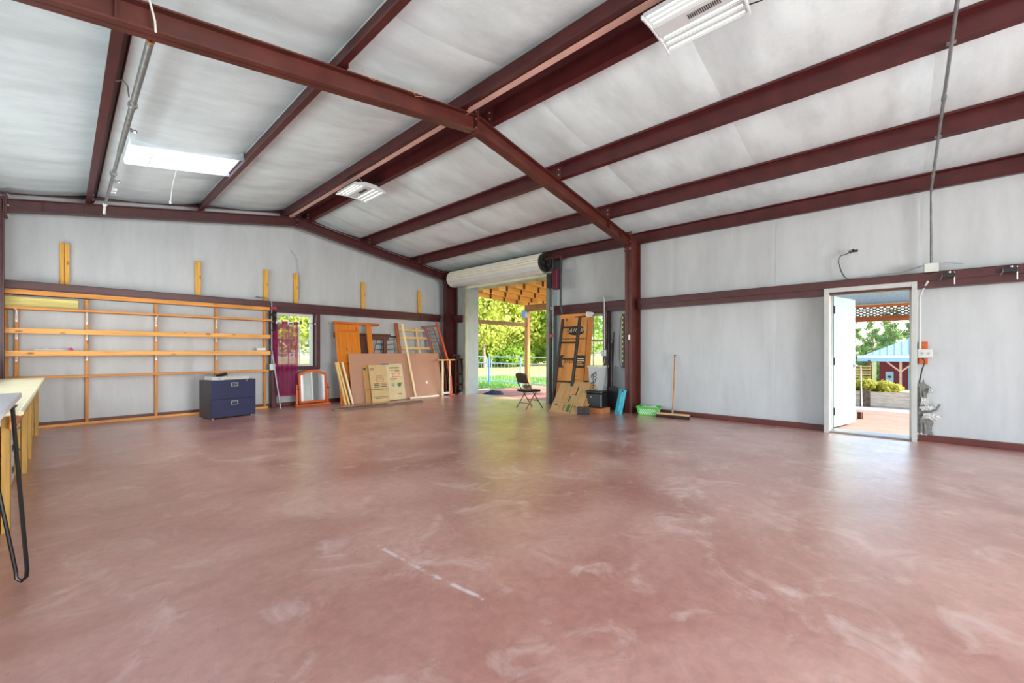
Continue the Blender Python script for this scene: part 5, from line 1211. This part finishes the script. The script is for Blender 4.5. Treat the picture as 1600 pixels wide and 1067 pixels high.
VAR.append(mesh_only(leaf_cloud(15000, lob, .15, 8), 'foliage', LEAF[2]))
mb = MB().tube([(0, 0, -.3), (.08, .05, 2), (-.05, .1, 5), (0, 0, 9)], .13, 9, taper=[1.2, 1, .7, .3])
for a in range(5): mb.tube([(0, 0, 2.4+a*.8), (1.2*math.cos(a*2.3), 1.2*math.sin(a*2.3), 4.2+a), (2.0*math.cos(a*2.3), 2.0*math.sin(a*2.3), 5.6+a)], .09, 6, taper=[1, .7, .3])
TRK = mb.build('trunk', BARK, None, smooth=True); TRKM = TRK.data; bpy.data.objects.remove(TRK)
mb = MB().tube([(0, 0, -.3), (.05, 0, 7), (0, .05, 15)], .2, 8, taper=[1, .8, .3]); PT = mb.build('trunk', BARK, None, smooth=True); PTM = PT.data; bpy.data.objects.remove(PT)
def tree(x, y, v, s, rz, label, cat='tree', group='trees behind the lawn'):
    t = thing('pine_tree' if v == 3 else 'broadleaf_tree', label, cat, (x, y, gz(x, y)), rz, group); t.scale = (s, s, s)
    f_ = bpy.data.objects.new('foliage', VAR[v]); C.objects.link(f_); f_.parent = t; f_['kind'] = 'stuff'
    k_ = bpy.data.objects.new('trunk', PTM if v == 3 else TRKM); C.objects.link(k_); k_.parent = t
F_ = lambda x, d: ((.7349+.6782*(x-800)/648)*d, (.6782-.7349*(x-800)/648)*d)
spots = [(722, 36, 0, 1.0, 'bright leafy tree behind the lawn, leftmost through the roll-up door'), (757, 33, 1, .95, 'bright leafy tree with pale trunk behind the left gate'),
         (792, 37, 0, 1.05, 'bright leafy tree behind the lawn at the middle of the roll-up door'), (829, 40, 2, 1.0, 'darker green tree behind the timber post'), (866, 41, 1, 1.0, 'leafy tree behind the lawn right of the timber post'),
         (905, 38, 2, 1.0, 'leafy tree seen past the tall carton'), (741, 50, 2, 1.3, 'dark green tree in the second row, on the left'), (778, 52, 2, 1.35, 'dark green tree in the second row, in the middle'), (815, 54, 1, 1.35, 'tall tree in the second row beside the timber post'), (852, 56, 2, 1.35, 'tall tree in the second row, on the right')]
for i, (px, d, v, s, lb) in enumerate(spots): x, y = F_(px, d); tree(x, y, v, s, i*1.7, lb)
for i, (x, y, v, s, lb) in enumerate(((6.2, 24, 0, .8, 'leafy tree seen through the curtained window, on the left'), (9.5, 26, 1, .9, 'leafy tree seen through the curtained window, in the middle'), (12.5, 27, 0, .9, 'leafy tree seen through the curtained window, on the right'), (9.0, 36, 2, 1.2, 'dark green tree far beyond the curtained window'))): tree(x, y, v, s, i*2.1, lb, group='trees beyond the far wall')
for i, (x, y, s, lb) in enumerate(((72, 4.6, .9, 'leftmost pine behind the blue-roofed building'), (76, 2.3, 1.0, 'second pine from the left behind the blue-roofed building'), (70, .2, 1.05, 'third pine from the left behind the blue-roofed building'), (78, -1.8, 1.1, 'fourth pine from the left behind the blue-roofed building'), (74, -4.2, 1.1, 'rightmost pine behind the blue-roofed building'), (88, 1.0, 1.35, 'taller pine in the back row of the pine stand'), (90, 5.0, 1.35, 'tall pine at the left end of the back row'), (92, -3.5, 1.4, 'tall pine at the right end of the back row'))): tree(x, y, 3, s*(.62 if x < 80 else .5), i*1.3, lb, group='pines behind the building')
# undergrowth along the tree line
BM_ = mesh_only(leaf_cloud(2600, [(rnd.uniform(-1.9, 1.9), rnd.uniform(-.8, .8), rnd.uniform(.5, 1.5), .95) for _ in range(10)], .15, 30), 'foliage', LEAF[1])
for i, (px, d, lb) in enumerate(((735, 35, 'bush at the tree line, leftmost'), (752, 36, 'bush at the tree line behind the left gate'), (772, 35.5, 'bush at the tree line right of the gate post'), (790, 36.5, 'bush at the tree line behind the right gate'), (808, 37, 'bush at the tree line left of the timber post'), (836, 44, 'far bush at the tree line right of the timber post'))):
    x, y = F_(px, d); t = thing('bush', lb, 'bush', (x, y, gz(x, y)), i*.9, 'bushes at the tree line'); f_ = bpy.data.objects.new('foliage', BM_); C.objects.link(f_); f_.parent = t; f_['kind'] = 'stuff'
# grass blades along the patio edge
rg = random.Random(5); mb = MB()
for _ in range(16000):
    x, y = rg.uniform(8.3, 16), rg.uniform(9.9, 15.5)
    if x > 11.8 and rg.random() < .5: y = rg.uniform(6.5, 15)
    h_ = rg.uniform(.05, .12); a = rg.uniform(0, PI); w = .008; z = gz(x, y)
    mb.add([(x-w*math.cos(a), y-w*math.sin(a), z), (x+w*math.cos(a), y+w*math.sin(a), z), (x+rg.uniform(-.04, .04), y+rg.uniform(-.04, .04), z+h_)], [(0, 1, 2)])
me = mesh_only(mb, 'grass', thin_mat('green_grass', (96, 160, 64), .4, .7, .25, scale=2)); ob = bpy.data.objects.new('grass', me); C.objects.link(ob)
tag(ob, 'green grass growing along the edge of the patio', 'grass', kind='stuff')

# corrugated planter with shrubs
t = thing('corrugated_planter', 'raised garden bed of weathered corrugated metal beyond the side door', 'planter', (13.0, .2, -.04)); o = Matrix.Translation((-13.0, -.2, .04))
MCG = mat('weathered_corrugated_metal', (206, 204, 196), .5, .2, 8, metal=.15, stretch=(3, 1, 6))
def corr(y0, y1):
    mb = MB(); n = 40
    for i in range(n+1):
        z = -.04+.36*i/n; x = 12.6+.016*math.sin(i/n*2*PI*5.5)
        for y in (y0, y1): mb.v.append(Vector((x, y, z)))
    mb.f = [(2*i, 2*i+1, 2*i+3, 2*i+2) for i in range(n)]
    return mb
for a, b in ((-2.5, .42), (.60, 2.6)): corr(a, b).xf(o).build('corrugated_side', MCG, t, smooth=True)
MB().cbox(12.58, 12.68, .42, .60, -.04, .34, .01).xf(o).build('corner_post', mat('dark_rotten_wood', (96, 86, 76), .9, .5, 14), t)
MB().box(12.64, 13.5, -2.5, 2.6, -.04, .27).xf(o).build('soil', mat('soil', (92, 76, 60), .95, .3, 20), t)
SHM = mesh_only(leaf_cloud(900, [(rnd.uniform(-.2, .2), rnd.uniform(-.35, .35), .12+rnd.uniform(0, .12), .17) for _ in range(8)], .045, 50), 'foliage', thin_mat('yellow_green_shrub', (190, 190, 80), .4, .6, .3, scale=6))
for i, (y, s, lb) in enumerate(((.95, 1.0, 'leafy shrub in the corrugated planter, partly behind the open door'), (.40, 1.0, 'yellow-green shrub in the corrugated planter, in the middle'), (.05, .75, 'low shrub at the right of the corrugated planter'), (-.45, .4, 'small dry plant at the right end of the planter in view'))):
    t = thing('shrub', lb, 'shrub', (13.0, y, .23), i*.8, 'shrubs in the planter'); t.scale = (s,)*3; f_ = bpy.data.objects.new('foliage', SHM); C.objects.link(f_); f_.parent = t; f_['kind'] = 'stuff'
tag(MB().tube([(0, 0, 0), (-.02, .02, .96)], .012, 8).build('garden_stake', M_WHITE, None, smooth=True, loc=(12.45, .56, -.04)), 'thin pale stake standing in front of the planter', 'stake')
t = thing('door_stop', 'small rusty metal door stop on the slab by the open door', 'door stop', (10.1, .49, -.022))
MB().cbox(-.03, .03, -.03, .03, 0, .13, .004).build('bracket', M_DARK, t); MB().cbox(-.03, .03, -.055, -.035, 0, .13, .004).build('leg', mat('rust', (150, 90, 50), .8), t)

# small house with blue metal roof
X0 = 60.; t = thing('red_house', 'maroon house with pale blue metal roof and porch posts beyond the side door', 'house', (X0, 0, -3.3)); o = Matrix.Translation((-X0, 0, 3.3))
MWL = mat('maroon_boards', (112, 28, 42), .7, .15, 2, stretch=(1, 8, 1)); MRB = mat('pale_blue_metal_roof', (166, 190, 208), .4, .08, 1.5, metal=.2)
MB().box(X0, X0+.3, -10, 1.25, -3.4, .9).xf(o).build('front_wall', MWL, t)
mb = MB(); q = [(X0-1.8, 2.45, .80), (X0-1.8, -12, .80), (X0+3.5, -12, 6.2), (X0+3.5, -8.3, 6.2)]
mb.add(q+[(x, y, z+.06) for x, y, z in q], [(0,1,2,3),(4,5,6,7),(0,1,5,4),(1,2,6,5),(2,3,7,6),(3,0,4,7)]); mb.xf(o).build('roof', MRB, t)
for k_ in range(24):
    y = 2.2-.55*k_; top = min(1, (2.45-y)/10.75); MB().beam((X0-1.8, y, .88), (X0-1.8+5.3*top, y, .88+5.4*top), .05, .05).xf(o).build('roof_rib', MRB, t)
MB().box(X0-1.86, X0-1.8, -12, 3.0, .22, .58).xf(o).build('fascia', mat('blue_fascia', (150, 184, 216), .4, .05, 2), t)
MB().box(X0-1.9, X0-1.8, -12, 3.0, .60, .82).xf(o).build('gutter', M_WHITE, t)
TP = mat('tan_timber', (200, 162, 140), .7, .1, 3)
for y in (-.42, -4.2): 
    MB().box(X0-1.6, X0-1.4, y-.09, y+.09, -3.4, .25).xf(o).build('porch_post', TP, t)
    for s in (-1, 1): MB().beam((X0-1.5, y, -.85), (X0-1.5, y+s*1.1, .22), .1, .14).xf(o).build('brace', TP, t)
MB().box(X0-1.6, X0-1.4, 1.45, 1.80, -3.4, .25).xf(o).build('porch_column', mat('yellow_grey_column', (206, 206, 150), .6, .1, 1), t)
dd = MB().box(X0-.06, X0, .12, .75, -3.0, -.92).xf(o).build('house_door', mat('pale_blue_door', (150, 184, 206), .5, .05, 3), t)
mb = MB(); mb.prism([(.435+.17*math.cos(a*PI/8), -1.45+.13*math.sin(a*PI/8)) for a in range(16)], 'x', X0-.09, X0-.06); mb.xf(o).build('oval_window', M_DARK, dd)
MB().box(X0-.06, X0, -2.2, -1.0, -3.0, -.2).xf(o).build('shutter', mat('teal_shutter', (120, 160, 180), .5), t)
t = thing('lumber_rack', 'stack of rough timber boards beside the porch of the red house', 'timber stack', (57, 2.6, -3.2)); o = Matrix.Translation((-57, -2.6, 3.2))
for k_ in range(9):
    z = -2.6+.28*k_; MB().box(56.6, 57.0, 1.85, 4.2, z, z+.12).xf(o).build('board', wood('rough_board', (196, 150, 90), 'y', .3, .7, False), t)
for y in (2.0, 3.4): MB().box(57.0, 57.2, y-.1, y+.1, -3.2, .4).xf(o).build('rack_post', MDBz, t)
# neighbouring roof edge and trunk far right of the lawn are left to the trees above
